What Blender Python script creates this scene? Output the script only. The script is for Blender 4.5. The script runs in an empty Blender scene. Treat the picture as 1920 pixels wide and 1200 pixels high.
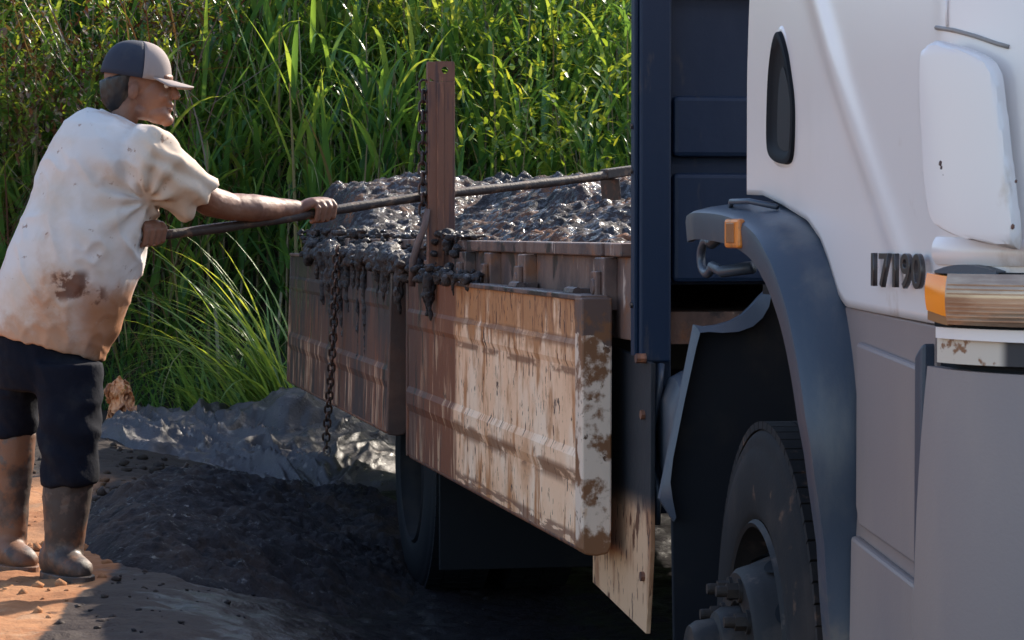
import bpy, bmesh, math, random
import numpy as np
from mathutils import Vector, Matrix, noise
R = math.radians
rng = np.random.default_rng(7); random.seed(7)
S = bpy.context.scene; C = S.collection
# ------------------------------------------------------------- camera, light, exposure
CAMH = 1.4; F = 5000.; PITCH = math.atan(165/F)
cd = bpy.data.cameras.new('camera'); cam = bpy.data.objects.new('camera', cd); C.objects.link(cam)
cd.sensor_width = 36; cd.lens = F/1920*36; cd.clip_end = 1500; cd.clip_start = .05
cam.location = (0, 0, CAMH); cam.rotation_euler = (math.pi/2-PITCH, 0, 0); S.camera = cam
cd.dof.use_dof = True; cd.dof.focus_distance = 8.2; cd.dof.aperture_fstop = 32
SUN = Vector((.82, 1.05, .87)).normalized()
w = bpy.data.worlds.new('World'); S.world = w; w.use_nodes = True
sk = w.node_tree.nodes.new('ShaderNodeTexSky'); sk.sky_type = 'NISHITA'; sk.sun_disc = False; sk.ozone_density = 1.0
sk.sun_elevation = math.asin(SUN.z); sk.sun_rotation = math.atan2(SUN.x, SUN.y)
w.node_tree.links.new(sk.outputs[0], w.node_tree.nodes['Background'].inputs[0])
w.node_tree.nodes['Background'].inputs[1].default_value = .15
sl = bpy.data.lights.new('sun', 'SUN'); sl.energy = 4.0; sl.angle = R(.5); sl.color = (1, .9, .76)
so = bpy.data.objects.new('sun', sl); C.objects.link(so); so.rotation_euler = SUN.to_track_quat('Z', 'Y').to_euler(); so.location = (6, 4, 8)
S.view_settings.view_transform = 'Standard'; S.view_settings.look = 'None'; S.view_settings.exposure = 1.3; S.view_settings.gamma = 1
S.view_settings.use_curve_mapping = False
S.cycles.max_bounces = 6; S.cycles.diffuse_bounces = 3; S.cycles.glossy_bounces = 3; S.cycles.transmission_bounces = 3
# ------------------------------------------------------------- places
TH = math.atan(960/F); fx = Vector((math.sin(TH), -math.cos(TH), 0)); iy = Vector((math.cos(TH), math.sin(TH), 0))
OX, OY = .4969, 5.556                       # the ground point below the front axle, in the plane of the truck's side
def ray(x, y):
    a = (x-960)/F; b = -(y-600)/F
    return Vector((a, math.cos(PITCH)+b*math.sin(PITCH), -math.sin(PITCH)+b*math.cos(PITCH)))
def at(x, y, Y): return Vector((0, 0, CAMH)) + ray(x, y)*(Y/ray(x, y).y)
def w2l(X, Y): return ((X-OX)*fx.x+(Y-OY)*fx.y, (X-OX)*iy.x+(Y-OY)*iy.y)
def loc(x, y, yl=0.):
    d = ray(x, y); t = (yl+OX*iy.x+OY*iy.y)/(d.x*iy.x+d.y*iy.y); p = Vector((0, 0, CAMH))+d*t
    return ((p.x-OX)*fx.x+(p.y-OY)*fx.y, p.z)
def sm(x, a, b):
    t = np.clip((x-a)/(b-a), 0, 1); return t*t*(3-2*t)
# ------------------------------------------------------------- object helpers
def empty(name, label, cat, loc=(0, 0, 0), rz=0, group=None):
    o = bpy.data.objects.new(name, None); C.objects.link(o); o.location = loc; o.rotation_euler = (0, 0, rz)
    o['label'] = label; o['category'] = cat
    if group: o['group'] = group
    return o
def tag(o, label=None, cat=None, group=None, kind=None):
    for k, v in (('label', label), ('category', cat), ('group', group), ('kind', kind)):
        if v: o[k] = v
    return o
def mobj(name, verts, faces, mat, parent=None, smooth=True):
    me = bpy.data.meshes.new(name); me.from_pydata([tuple(v) for v in verts], [], [tuple(f) for f in faces]); me.update()
    return link(name, me, mat, parent, smooth)
def link(name, me, mat, parent=None, smooth=False):
    if mat and not me.materials: me.materials.append(mat)
    if smooth:
        me.polygons.foreach_set('use_smooth', [True]*len(me.polygons))
    o = bpy.data.objects.new(name, me); C.objects.link(o)
    if parent: o.parent = parent
    return o
def obj(name, bm, mat, parent=None, smooth=False, bevel=0, auto=None):
    bmesh.ops.recalc_face_normals(bm, faces=bm.faces)
    me = bpy.data.meshes.new(name); bm.to_mesh(me); bm.free()
    o = link(name, me, mat, parent, smooth)
    if bevel:
        m = o.modifiers.new('bevel', 'BEVEL'); m.width = bevel; m.segments = 2; m.limit_method = 'ANGLE'; m.angle_limit = R(35)
    if auto:
        me.set_sharp_from_angle(angle=R(auto))
    return o
def BM(): return bmesh.new()
def box(bm, x0, x1, y0, y1, z0, z1, M=None):
    r = bmesh.ops.create_cube(bm, size=1); vs = r['verts']
    for v in vs:
        v.co = Vector(((x0+x1)/2+v.co.x*(x1-x0), (y0+y1)/2+v.co.y*(y1-y0), (z0+z1)/2+v.co.z*(z1-z0)))
        if M: v.co = M @ v.co
    return vs
def prism(bm, pts, a0, a1, axis='y'):
    """closed outline extruded along an axis; pts are the other two coordinates"""
    def mk(p, a):
        return {'y': (p[0], a, p[1]), 'x': (a, p[0], p[1]), 'z': (p[0], p[1], a)}[axis]
    A = [bm.verts.new(mk(p, a0)) for p in pts]; B = [bm.verts.new(mk(p, a1)) for p in pts]
    n = len(pts); bm.faces.new(A); bm.faces.new(B[::-1])
    for i in range(n): bm.faces.new((A[i], B[i], B[(i+1) % n], A[(i+1) % n]))
def tube(bm, pts, r, n=10, caps=True):
    pts = [Vector(p) for p in pts]; rings = []; prev = None
    for i, p in enumerate(pts):
        t = (pts[min(i+1, len(pts)-1)]-pts[max(i-1, 0)]).normalized()
        if prev is None: u = t.orthogonal().normalized()
        else: u = (prev - t*prev.dot(t)).normalized()
        prev = u; v = t.cross(u); ri = r[i] if hasattr(r, '__len__') else r
        rings.append([bm.verts.new(p+(u*math.cos(a)+v*math.sin(a))*ri) for a in [2*math.pi*k/n for k in range(n)]])
    for a, b in zip(rings, rings[1:]):
        for k in range(n): bm.faces.new((a[k], a[(k+1) % n], b[(k+1) % n], b[k]))
    if caps: bm.faces.new(rings[0][::-1]); bm.faces.new(rings[-1])
def lathe(bm, prof, n=64, M=None, close=False):
    """profile of (radius, axial) turned round local y"""
    rings = []
    for r, a in prof:
        rings.append([bm.verts.new((M or Matrix()) @ Vector((r*math.cos(t), a, r*math.sin(t)))) for t in [2*math.pi*k/n for k in range(n)]])
    for a, b in zip(rings, rings[1:]):
        for k in range(n): bm.faces.new((a[k], a[(k+1) % n], b[(k+1) % n], b[k]))
    return rings
def loft(bm, rings, n=24):
    """rings: (centre, u axis*radius, v axis*radius)"""
    R_ = []
    for c, u, v in rings:
        c, u, v = Vector(c), Vector(u), Vector(v)
        R_.append([bm.verts.new(c+u*math.cos(2*math.pi*k/n)+v*math.sin(2*math.pi*k/n)) for k in range(n)])
    for a, b in zip(R_, R_[1:]):
        for k in range(n): bm.faces.new((a[k], a[(k+1) % n], b[(k+1) % n], b[k]))
    bm.faces.new(R_[0][::-1]); bm.faces.new(R_[-1])
def limb(bm, pts, rad, n=20):
    """tapered limb of closed capsules ends through pts"""
    pts = [Vector(p) for p in pts]
    d0 = (pts[0]-pts[1]).normalized(); d1 = (pts[-1]-pts[-2]).normalized()
    P = [pts[0]+d0*rad[0]*.85, pts[0]+d0*rad[0]*.5]+pts+[pts[-1]+d1*rad[-1]*.5, pts[-1]+d1*rad[-1]*.85]
    Q = [rad[0]*.45, rad[0]*.85]+list(rad)+[rad[-1]*.85, rad[-1]*.45]
    tube(bm, P, Q, n)
def remeshed(name, bm, voxel, smooth_it, mat, parent, disp=None, sub=0):
    bmesh.ops.recalc_face_normals(bm, faces=bm.faces)
    me = bpy.data.meshes.new('tmp'); bm.to_mesh(me); bm.free()
    o = bpy.data.objects.new('tmp', me); C.objects.link(o)
    m = o.modifiers.new('r', 'REMESH'); m.mode = 'VOXEL'; m.voxel_size = voxel
    if smooth_it: m = o.modifiers.new('s', 'SMOOTH'); m.factor = .6; m.iterations = smooth_it
    dg = bpy.context.evaluated_depsgraph_get(); dg.update()
    me2 = bpy.data.meshes.new_from_object(o.evaluated_get(dg)); me2.name = name
    bpy.data.objects.remove(o); bpy.data.meshes.remove(me)
    if disp:
        n = len(me2.vertices); co = np.empty(n*3); me2.vertices.foreach_get('co', co); co = co.reshape(-1, 3)
        no = np.empty(n*3); me2.vertices.foreach_get('normal', no); no = no.reshape(-1, 3)
        co += no*disp(co)[:, None]; me2.vertices.foreach_set('co', co.ravel()); me2.update()
    return link(name, me2, mat, parent, True)
# vectorised value noise for height fields and wrinkles
_perm = rng.permutation(512)
def vnoise(x, y, z=0.):
    x, y = np.asarray(x, float), np.asarray(y, float); z = np.asarray(z, float)+0*x
    xi, yi, zi = np.floor(x).astype(int), np.floor(y).astype(int), np.floor(z).astype(int)
    fx_, fy_, fz_ = x-xi, y-yi, z-zi
    f = lambda t: t*t*t*(t*(t*6-15)+10)
    u, v, w_ = f(fx_), f(fy_), f(fz_)
    def h(a, b, c): return _perm[(_perm[(_perm[a & 511]+b) & 511]+c) & 511]/511.
    L = lambda a, b, t: a+(b-a)*t
    return L(L(L(h(xi, yi, zi), h(xi+1, yi, zi), u), L(h(xi, yi+1, zi), h(xi+1, yi+1, zi), u), v),
             L(L(h(xi, yi, zi+1), h(xi+1, yi, zi+1), u), L(h(xi, yi+1, zi+1), h(xi+1, yi+1, zi+1), u), v), w_)*2-1
def fbm(x, y, z=0., o=4, g=.5):
    s = 0; a = 1; t = 0
    for k in range(o): s = s+a*vnoise(x*2**k+17*k, y*2**k+5*k, np.asarray(z)*2**k); t += a; a *= g
    return s/t
def cells(x, y, seed=0, jit=.9):
    """distance to the nearest jittered point and that cell's random number"""
    xi, yi = np.floor(x).astype(int), np.floor(y).astype(int); best = np.full(x.shape, 9.); val = np.zeros(x.shape)
    for dx in (-1, 0, 1):
        for dy in (-1, 0, 1):
            a, b = xi+dx, yi+dy
            h1 = _perm[(_perm[(a+seed) & 511]+b) & 511]/511.; h2 = _perm[(_perm[(b+seed+91) & 511]+a*3) & 511]/511.
            h3 = _perm[(_perm[(a+7) & 511]+b*5+seed) & 511]/511.
            d = np.hypot(a+.5+(h1-.5)*jit-x, b+.5+(h2-.5)*jit-y)
            m = d < best; best = np.where(m, d, best); val = np.where(m, h3, val)
    return best, val
def lumps(x, y, seed=0):
    d, v = cells(x, y, seed); return np.sqrt(np.clip(1-(d/(.35+.45*v))**2, 0, 1))*(.35+.65*v)
def gridmesh(name, X, Y, Z, mat, parent=None, mask=None):
    ny, nx = X.shape; v = np.stack([X.ravel(), Y.ravel(), Z.ravel()], 1)
    i = np.arange(ny*nx).reshape(ny, nx)
    f = np.stack([i[:-1, :-1], i[:-1, 1:], i[1:, 1:], i[1:, :-1]], -1)
    if mask is not None: f = f[mask[:-1, :-1]]
    f = f.reshape(-1, 4)
    me = bpy.data.meshes.new(name)
    me.vertices.add(len(v)); me.vertices.foreach_set('co', v.ravel())
    me.loops.add(f.size); me.loops.foreach_set('vertex_index', f.ravel().astype(np.int32))
    me.polygons.add(len(f)); me.polygons.foreach_set('loop_start', np.arange(0, f.size, 4, dtype=np.int32))
    me.update(calc_edges=True); me.validate()
    return link(name, me, mat, parent, True)
def fastmesh(name, v, f, mat, tint=None, parent=None, smooth=True):
    k = f.shape[1]; me = bpy.data.meshes.new(name)
    me.vertices.add(len(v)); me.vertices.foreach_set('co', v.ravel())
    me.loops.add(f.size); me.loops.foreach_set('vertex_index', f.ravel().astype(np.int32))
    me.polygons.add(len(f)); me.polygons.foreach_set('loop_start', np.arange(0, f.size, k, dtype=np.int32))
    me.update(calc_edges=True)
    if tint is not None:
        a = me.attributes.new('tint', 'FLOAT', 'POINT'); a.data.foreach_set('value', tint.astype(np.float32))
    return link(name, me, mat, parent, smooth)
# ------------------------------------------------------------- materials
def nn(nt, t, **kw):
    n = nt.nodes.new(t)
    for k, v in kw.items(): setattr(n, k, v)
    return n
def coords(nt, s, off=(0, 0, 0)):
    tc = nn(nt, 'ShaderNodeTexCoord'); m = nn(nt, 'ShaderNodeMapping'); m.inputs['Scale'].default_value = s; m.inputs['Location'].default_value = off
    nt.links.new(tc.outputs['Object'], m.inputs[0]); return m.outputs[0]
def mrange(nt, v, a, b, c=0., d=1., smooth=True):
    m = nn(nt, 'ShaderNodeMapRange'); m.interpolation_type = 'SMOOTHSTEP' if smooth else 'LINEAR'
    m.inputs['From Min'].default_value = a; m.inputs['From Max'].default_value = b; m.inputs['To Min'].default_value = c; m.inputs['To Max'].default_value = d
    nt.links.new(v, m.inputs['Value']); return m.outputs[0]
def mth(nt, op, a, b):
    m = nn(nt, 'ShaderNodeMath', operation=op)
    for i, v in enumerate((a, b)):
        if isinstance(v, (int, float)): m.inputs[i].default_value = v
        else: nt.links.new(v, m.inputs[i])
    return m.outputs[0]
def noisef(nt, s, det=6, rough=.6, off=(0, 0, 0), dist=0.):
    n = nn(nt, 'ShaderNodeTexNoise'); n.inputs['Scale'].default_value = 1; n.inputs['Detail'].default_value = det; n.inputs['Roughness'].default_value = rough
    n.inputs['Distortion'].default_value = dist
    nt.links.new(coords(nt, s, off), n.inputs['Vector']); return n.outputs['Fac']
def grunge(name, base, layers=(), rough=.6, metal=0., bump=(), spec=.5, rlayers=(), coat=0., trans=None):
    """layers: dict(c, s, lo, hi, off, det, grads=[(axis, a, b, amount)], win=[(axis,a,b)], r=roughness there)"""
    m = bpy.data.materials.new(name); m.use_nodes = True; nt = m.node_tree; p = nt.nodes['Principled BSDF']
    p.inputs['Metallic'].default_value = metal; p.inputs['Specular IOR Level'].default_value = spec
    if coat: p.inputs['Coat Weight'].default_value = coat; p.inputs['Coat Roughness'].default_value = .15
    col = nn(nt, 'ShaderNodeRGB').outputs[0]; col.default_value = (*base, 1)
    rv = nn(nt, 'ShaderNodeValue').outputs[0]; rv.default_value = rough
    sep = None
    for i, L in enumerate(layers):
        s = L.get('s', (3, 3, 3)); s = (s, s, s) if isinstance(s, (int, float)) else s
        v = noisef(nt, s, L.get('det', 6), L.get('rg', .6), L.get('off', (i*7.3, i*3.1, i*1.7)), L.get('dist', 0.))
        if L.get('grads') or L.get('win'):
            if sep is None:
                tc = nn(nt, 'ShaderNodeTexCoord'); sp = nn(nt, 'ShaderNodeSeparateXYZ'); nt.links.new(tc.outputs['Object'], sp.inputs[0]); sep = sp.outputs
        for ax, a, b, amt in L.get('grads', ()):
            v = mth(nt, 'ADD', v, mrange(nt, sep['xyz'.index(ax)], a, b, 0., amt, False))
        fac = mrange(nt, v, L['lo'], L['hi'])
        for ax, a, b in L.get('win', ()):
            fac = mth(nt, 'MULTIPLY', fac, mrange(nt, sep['xyz'.index(ax)], a, b))
        if L.get('amt') is not None: fac = mth(nt, 'MULTIPLY', fac, L['amt'])
        mx = nn(nt, 'ShaderNodeMix', data_type='RGBA'); nt.links.new(fac, mx.inputs[0]); nt.links.new(col, mx.inputs[6]); mx.inputs[7].default_value = (*L['c'], 1); col = mx.outputs[2]
        if 'r' in L:
            mf = nn(nt, 'ShaderNodeMix', data_type='FLOAT'); nt.links.new(fac, mf.inputs[0]); nt.links.new(rv, mf.inputs[2]); mf.inputs[3].default_value = L['r']; rv = mf.outputs[0]
    nt.links.new(col, p.inputs['Base Color']); nt.links.new(rv, p.inputs['Roughness'])
    last = None
    for k, (s, amt, det) in enumerate(bump):
        s = (s, s, s) if isinstance(s, (int, float)) else s
        b = nn(nt, 'ShaderNodeBump'); b.inputs['Strength'].default_value = 1.; b.inputs['Distance'].default_value = amt
        nt.links.new(noisef(nt, s, det, .6, (k*3.3, k, 2*k)), b.inputs['Height'])
        if last: nt.links.new(last, b.inputs['Normal'])
        last = b.outputs[0]
    if last: nt.links.new(last, p.inputs['Normal'])
    return m
def leafmat(name, c0, c1, c2, trans=.45, rough=.38, spec=.5):
    m = bpy.data.materials.new(name); m.use_nodes = True; nt = m.node_tree; p = nt.nodes['Principled BSDF']
    a = nn(nt, 'ShaderNodeAttribute', attribute_name='tint')
    cr = nn(nt, 'ShaderNodeValToRGB'); e = cr.color_ramp.elements
    e[0].color = (*c0, 1); e[1].color = (*c2, 1); e[0].position = 0; e[1].position = 1; x = cr.color_ramp.elements.new(.5); x.color = (*c1, 1)
    nt.links.new(a.outputs['Fac'], cr.inputs[0]); nt.links.new(cr.outputs[0], p.inputs['Base Color'])
    p.inputs['Roughness'].default_value = rough; p.inputs['Specular IOR Level'].default_value = spec
    tr = nn(nt, 'ShaderNodeBsdfTranslucent'); hs = nn(nt, 'ShaderNodeMix', data_type='RGBA', blend_type='MULTIPLY'); hs.inputs[0].default_value = 1
    nt.links.new(cr.outputs[0], hs.inputs[6]); hs.inputs[7].default_value = (2.1, 1.55, .6, 1); nt.links.new(hs.outputs[2], tr.inputs[0])
    mx = nn(nt, 'ShaderNodeMixShader'); mx.inputs[0].default_value = trans
    nt.links.new(p.outputs[0], mx.inputs[1]); nt.links.new(tr.outputs[0], mx.inputs[2]); nt.links.new(mx.outputs[0], nt.nodes['Material Output'].inputs[0])
    return m
RUST = (.13, .045, .018); ORG = (.42, .17, .06); MUD = (.045, .034, .034); BRN = (.10, .05, .032)
M = {}
M['soil'] = grunge('orange_soil', (.36, .175, .085), [
    dict(c=(.26, .11, .05), s=2.2, lo=.42, hi=.62), dict(c=(.12, .06, .035), s=14, lo=.6, hi=.7),
    dict(c=(.40, .24, .14), s=7, lo=.55, hi=.7, amt=.6),
    dict(c=(.040, .028, .024), s=(1.3, 1.3, 0.01), lo=.55, hi=.66, grads=[('x', -1.34, -1.20, .55)], r=.7),  # dark mud, its edge also painting the truck's cast shadow
    dict(c=(.040, .028, .024), s=(2.3, 1.3, 0.01), lo=.25, hi=.40, win=[('x', -1.80, -1.66), ('y', 9.4, 9.9)], r=.7),
    dict(c=(.035, .026, .022), s=(2.3, 1.3, 0.01), lo=.25, hi=.40, win=[('x', -2.5, -2.25), ('y', 10.8, 11.6)], r=.8),
    dict(c=(.018, .016, .018), s=(2.5, 5, 0.01), lo=.58, hi=.70, grads=[('x', -1.2, -.4, .35)], r=.35)],
    rough=.95, spec=.12, bump=[(9, .012, 6), (40, .005, 5)])
M['mud'] = grunge('wet_mud', (.016, .013, .016), [dict(c=(.038, .027, .024), s=3, lo=.45, hi=.65), dict(c=(.010, .009, .012), s=8, lo=.5, hi=.62), dict(c=(.02, .017, .02), s=26, lo=.60, hi=.66, r=.22)],
    rough=.9, bump=[(30, .014, 6), (110, .006, 4)], spec=.25)
M['load'] = grunge('load_mud', (.020, .014, .016), [dict(c=(.060, .026, .017), s=2.2, lo=.48, hi=.60), dict(c=(.012, .010, .012), s=5, lo=.5, hi=.60),
    dict(c=(.19, .070, .028), s=2.6, lo=.50, hi=.60, off=(3, 9, 1), win=[('x', -.35, .05), ('y', 13.0, 11.5)], amt=.85), dict(c=(.16, .062, .026), s=2.3, lo=.61, hi=.68, off=(3, 9, 1)), dict(c=(.03, .024, .026), s=30, lo=.50, hi=.56, r=.16)], rough=.85, bump=[(30, .016, 6), (110, .007, 4)], spec=.4)
M['mudwet'] = grunge('dripping_mud', (.018, .013, .014), [dict(c=(.045, .026, .020), s=9, lo=.5, hi=.62), dict(c=(.025, .02, .022), s=40, lo=.54, hi=.60, r=.18)], rough=.7, bump=[(50, .010, 5), (140, .005, 3)], spec=.5)
M['whitepaint'] = grunge('white_cab_paint', (.80, .70, .665), [
    dict(c=(.58, .50, .44), s=(1.5, 1.5, .8), lo=.5, hi=.8, amt=.5),
    dict(c=(.45, .30, .2), s=(9, 9, 5), lo=.68, hi=.8, amt=.5, grads=[('z', 1.6, 1.24, .12)])],
    rough=.28, coat=.3, bump=[(2.2, .0015, 2)])
M['panel'] = grunge('rust_streaked_panel_paint', (.86, .52, .32), [
    dict(c=(.90, .63, .44), s=(3, 1, 3), lo=.45, hi=.6),
    dict(c=(.44, .19, .075), s=(7, 1, 4), lo=.52, hi=.68, grads=[('z', 1.04, 1.14, .20)]),
    dict(c=(.50, .22, .09), s=(3, 1, 3), lo=.52, hi=.70, amt=.7), dict(c=(.46, .18, .06), s=(13, 1, 3), lo=.54, hi=.68, grads=[('z', .70, .63, .05)]),
    dict(c=RUST, s=(38, 2, 11), lo=.625, hi=.66, grads=[('z', .95, 1.22, .05)], det=8),
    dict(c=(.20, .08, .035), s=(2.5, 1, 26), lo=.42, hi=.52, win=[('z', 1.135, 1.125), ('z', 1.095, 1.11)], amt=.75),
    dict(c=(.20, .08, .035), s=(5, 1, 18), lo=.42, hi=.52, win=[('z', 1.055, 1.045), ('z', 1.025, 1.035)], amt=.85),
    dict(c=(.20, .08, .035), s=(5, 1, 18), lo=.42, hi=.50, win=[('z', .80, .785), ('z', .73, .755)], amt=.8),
    dict(c=(.085, .035, .02), s=(48, 2, 16), lo=.655, hi=.68, det=3),
    dict(c=(.24, .085, .03), s=(17, 1, 4.5), lo=.60, hi=.65, grads=[('z', 1.02, 1.2, .08)], off=(31, 2, 7), det=9, rg=.7, amt=.65),
    dict(c=(.30, .11, .04), s=(24, 1, 13), lo=.62, hi=.66, off=(3, 22, 7), det=9, rg=.7, amt=.7),
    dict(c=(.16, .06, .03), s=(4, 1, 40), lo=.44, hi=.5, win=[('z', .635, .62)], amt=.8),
    dict(c=(.18, .056, .022), s=(5, 1, 1.6), lo=.20, hi=.46, win=[('x', -3.12, -3.19)]),
    dict(c=(.50, .30, .18), s=(18, 1, 2.6), lo=.57, hi=.63, win=[('x', -3.13, -3.17)], off=(5, 5, 5)),
    dict(c=(.055, .024, .018), s=(7, 1, 2.2), lo=.40, hi=.54, grads=[('z', .9, 1.2, .12)], win=[('x', -3.3, -4.2)], amt=.85),
    dict(c=(.42, .23, .14), s=(14, 1, 2.6), lo=.50, hi=.56, win=[('x', -4.4, -4.5), ('z', .92, .86)], off=(9, 1, 1)),
    dict(c=(.11, .04, .022), s=(11, 1, 2.5), lo=.48, hi=.56, win=[('x', -4.4, -4.5)]), dict(c=(.045, .024, .020), s=(9, 1, 1.5), lo=.50, hi=.60, grads=[('z', .95, 1.25, .25)], win=[('x', -4.35, -4.45)]),
    dict(c=MUD, s=(12, 2, 3.0), lo=.60, hi=.68, grads=[('z', 1.0, 1.27, .2)], win=[('x', -3.2, -3.9)], r=.35),
    dict(c=(.09, .045, .03), s=14, lo=.64, hi=.70)],
    rough=.62, bump=[(30, .0015, 5)])
M['valance'] = grunge('peeling_valance_paint', (.62, .50, .40), [dict(c=(.25, .11, .05), s=30, lo=.56, hi=.62), dict(c=(.03, .025, .027), s=9, lo=.25, hi=.35, win=[('y', .045, .06)])], rough=.6)
M['cappaint'] = grunge('worn_white_edge_paint', (.70, .52, .40), [dict(c=(.30, .13, .06), s=(12, 12, 5), lo=.55, hi=.66), 
    dict(c=(.55, .3, .16), s=(20, 20, 6), lo=.6, hi=.72), dict(c=(.1, .045, .025), s=30, lo=.63, hi=.67),
    dict(c=(.11, .06, .045), s=9, lo=.5, hi=.53, grads=[('z', 1.13, 1.19, .5)], win=[('z', 1.10, 1.115)]),
    dict(c=(.2, .08, .03), s=12, lo=.5, hi=.6, grads=[('z', .66, .58, .2)])], rough=.6, bump=[(40, .001, 4)])
M['skirt'] = grunge('rusty_skirt_paint', (.62, .36, .21), [
    dict(c=(.34, .15, .07), s=(9, 9, 3), lo=.48, hi=.64), dict(c=RUST, s=(28, 28, 7), lo=.56, hi=.6), dict(c=(.07, .03, .02), s=(35, 35, 9), lo=.63, hi=.66, det=3),
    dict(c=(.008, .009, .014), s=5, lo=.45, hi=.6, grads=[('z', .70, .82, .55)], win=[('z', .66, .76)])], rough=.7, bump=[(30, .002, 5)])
M['rail'] = grunge('muddy_rail_steel', (.15, .085, .065), [
    dict(c=(.07, .04, .035), s=(5, 5, 3), lo=.42, hi=.6), dict(c=(.45, .33, .27), s=(22, 22, 5), lo=.62, hi=.68), dict(c=(.2, .08, .035), s=8, lo=.55, hi=.68),
    dict(c=MUD, s=(7, 7, 7), lo=.56, hi=.62, r=.35)], rough=.6, bump=[(30, .003, 5)])
M['rust'] = grunge('brown_rusted_steel', (.17, .065, .035), [dict(c=(.08, .035, .028), s=(30, 30, 3), lo=.45, hi=.6), dict(c=(.26, .10, .05), s=(40, 40, 4), lo=.55, hi=.66)], rough=.55, bump=[(60, .001, 4)])
M['chain'] = grunge('dark_rusted_chain', (.04, .028, .025), [dict(c=(.1, .045, .03), s=30, lo=.5, hi=.6)], rough=.45, metal=.3)
M['navy'] = grunge('dark_navy_steel_paint', (.005, .016, .042), [dict(c=(.010, .022, .05), s=(3, 3, 1), lo=.45, hi=.65), dict(c=(.07, .06, .055), s=(14, 14, 4), lo=.62, hi=.72, amt=.5)], rough=.55, spec=.3, bump=[(30, .0008, 4)])
M['plastic'] = grunge('grey_fender_plastic', (.040, .052, .076), [dict(c=(.12, .115, .115), s=(6, 6, 2), lo=.5, hi=.7, amt=.6), dict(c=(.19, .14, .10), s=(5, 5, 5), lo=.6, hi=.8, grads=[('z', .8, .6, .2)], amt=.6)], rough=.42, bump=[(220, .0003, 2)])
M['greypanel'] = grunge('mid_grey_step_plastic', (.235, .18, .17), [dict(c=(.28, .21, .185), s=(3, 3, .8), lo=.45, hi=.65, amt=.7), dict(c=(.27, .21, .17), s=(20, 20, 12), lo=.66, hi=.74, amt=.7)], rough=.5, bump=[(180, .0003, 2), (3, .001, 2)])
M['black'] = grunge('black_plastic', (.005, .006, .009), [dict(c=(.012, .011, .012), s=6, lo=.5, hi=.7)], rough=.7, spec=.2)
M['liner'] = grunge('liner_plastic', (.010, .011, .015), [dict(c=(.022, .02, .02), s=4, lo=.5, hi=.7)], rough=.8, spec=.15)
M['rubber'] = grunge('dusty_tyre_rubber', (.013, .011, .012), [dict(c=(.040, .028, .024), s=(4, 4, 4), lo=.45, hi=.7, amt=.7), dict(c=(.13, .07, .045), s=16, lo=.6, hi=.72, amt=.7)], rough=.85, spec=.25, bump=[(120, .0006, 3)])
M['rim'] = grunge('dusty_rim_steel', (.016, .013, .013), [dict(c=(.040, .028, .023), s=9, lo=.5, hi=.65), dict(c=(.05, .035, .03), s=22, lo=.6, hi=.7)], rough=.6, spec=.25, bump=[(60, .0006, 3)])
M['frame'] = grunge('chassis_steel', (.03, .025, .024), [dict(c=(.07, .05, .04), s=8, lo=.5, hi=.65)], rough=.6)
M['orange'] = grunge('orange_marker_lens', (.75, .22, .03), [dict(c=(.30, .10, .04), s=30, lo=.5, hi=.62, amt=.6)], rough=.3)
M['chrome'] = grunge('badge_metal', (.10, .09, .09), [], rough=.3, metal=.7)
M['glass'] = grunge('dark_window_glass', (.01, .012, .015), [], rough=.05, spec=.8)
M['reflector'] = grunge('lamp_reflector', (.45, .40, .36), [dict(c=(.62, .5, .38), s=(2, 2, 60), lo=.45, hi=.6)], rough=.18, metal=.75)
M['shirt'] = grunge('muddy_white_shirt', (.60, .54, .51), [
    dict(c=(.50, .38, .28), s=3.5, lo=.44, hi=.68, amt=.6),
    dict(c=(.56, .42, .31), s=3, lo=.25, hi=.45, win=[('x', -1.21, -1.14), ('z', 1.30, 1.38)], amt=.8),
    dict(c=(.42, .21, .11), s=5, lo=.58, hi=.80, grads=[('z', 1.38, .98, .27)], amt=.8),
    dict(c=(.36, .15, .06), s=6, lo=.30, hi=.46, win=[('x', -1.43, -1.33), ('z', 1.26, 1.14)], amt=.9),
    dict(c=(.13, .055, .035), s=11, lo=.50, hi=.56, win=[('x', -1.47, -1.44), ('x', -1.33, -1.36), ('z', 1.17, 1.20), ('z', 1.29, 1.26)], amt=.9),
    dict(c=(.13, .055, .035), s=11, lo=.52, hi=.60, win=[('x', -1.41, -1.38), ('x', -1.28, -1.31), ('z', 1.13, 1.16), ('z', 1.24, 1.21)], amt=.8),
    dict(c=(.20, .09, .05), s=22, lo=.64, hi=.70, amt=.7)], rough=.85, bump=[(260, .0006, 2)], spec=.2)
M['trousers'] = grunge('navy_trousers', (.006, .007, .013), [dict(c=(.014, .015, .02), s=9, lo=.5, hi=.7)], spec=.12, rough=.9, bump=[(60, .002, 4)])
M['boot'] = grunge('muddy_rubber_boot', (.035, .022, .018), [dict(c=(.16, .065, .03), s=7, lo=.5, hi=.68, grads=[('x', -1.40, -1.6, .12)]), dict(c=(.07, .045, .036), s=18, lo=.5, hi=.62, r=.45)], rough=.62, bump=[(40, .002, 4)])
M['skin'] = grunge('tanned_skin', (.20, .088, .052), [dict(c=(.15, .062, .038), s=10, lo=.45, hi=.65), dict(c=(.20, .11, .08), s=30, lo=.58, hi=.7, amt=.6)], spec=.4, rough=.55, bump=[(180, .0006, 3)])
M['skin'].node_tree.nodes['Principled BSDF'].inputs['Subsurface Weight'].default_value = .08
M['skin'].node_tree.nodes['Principled BSDF'].inputs['Subsurface Radius'].default_value = (.01, .004, .002)
M['cap'] = grunge('dark_cap_cloth', (.016, .020, .036), [dict(c=(.035, .035, .045), s=8, lo=.5, hi=.7)], rough=.85)
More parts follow.
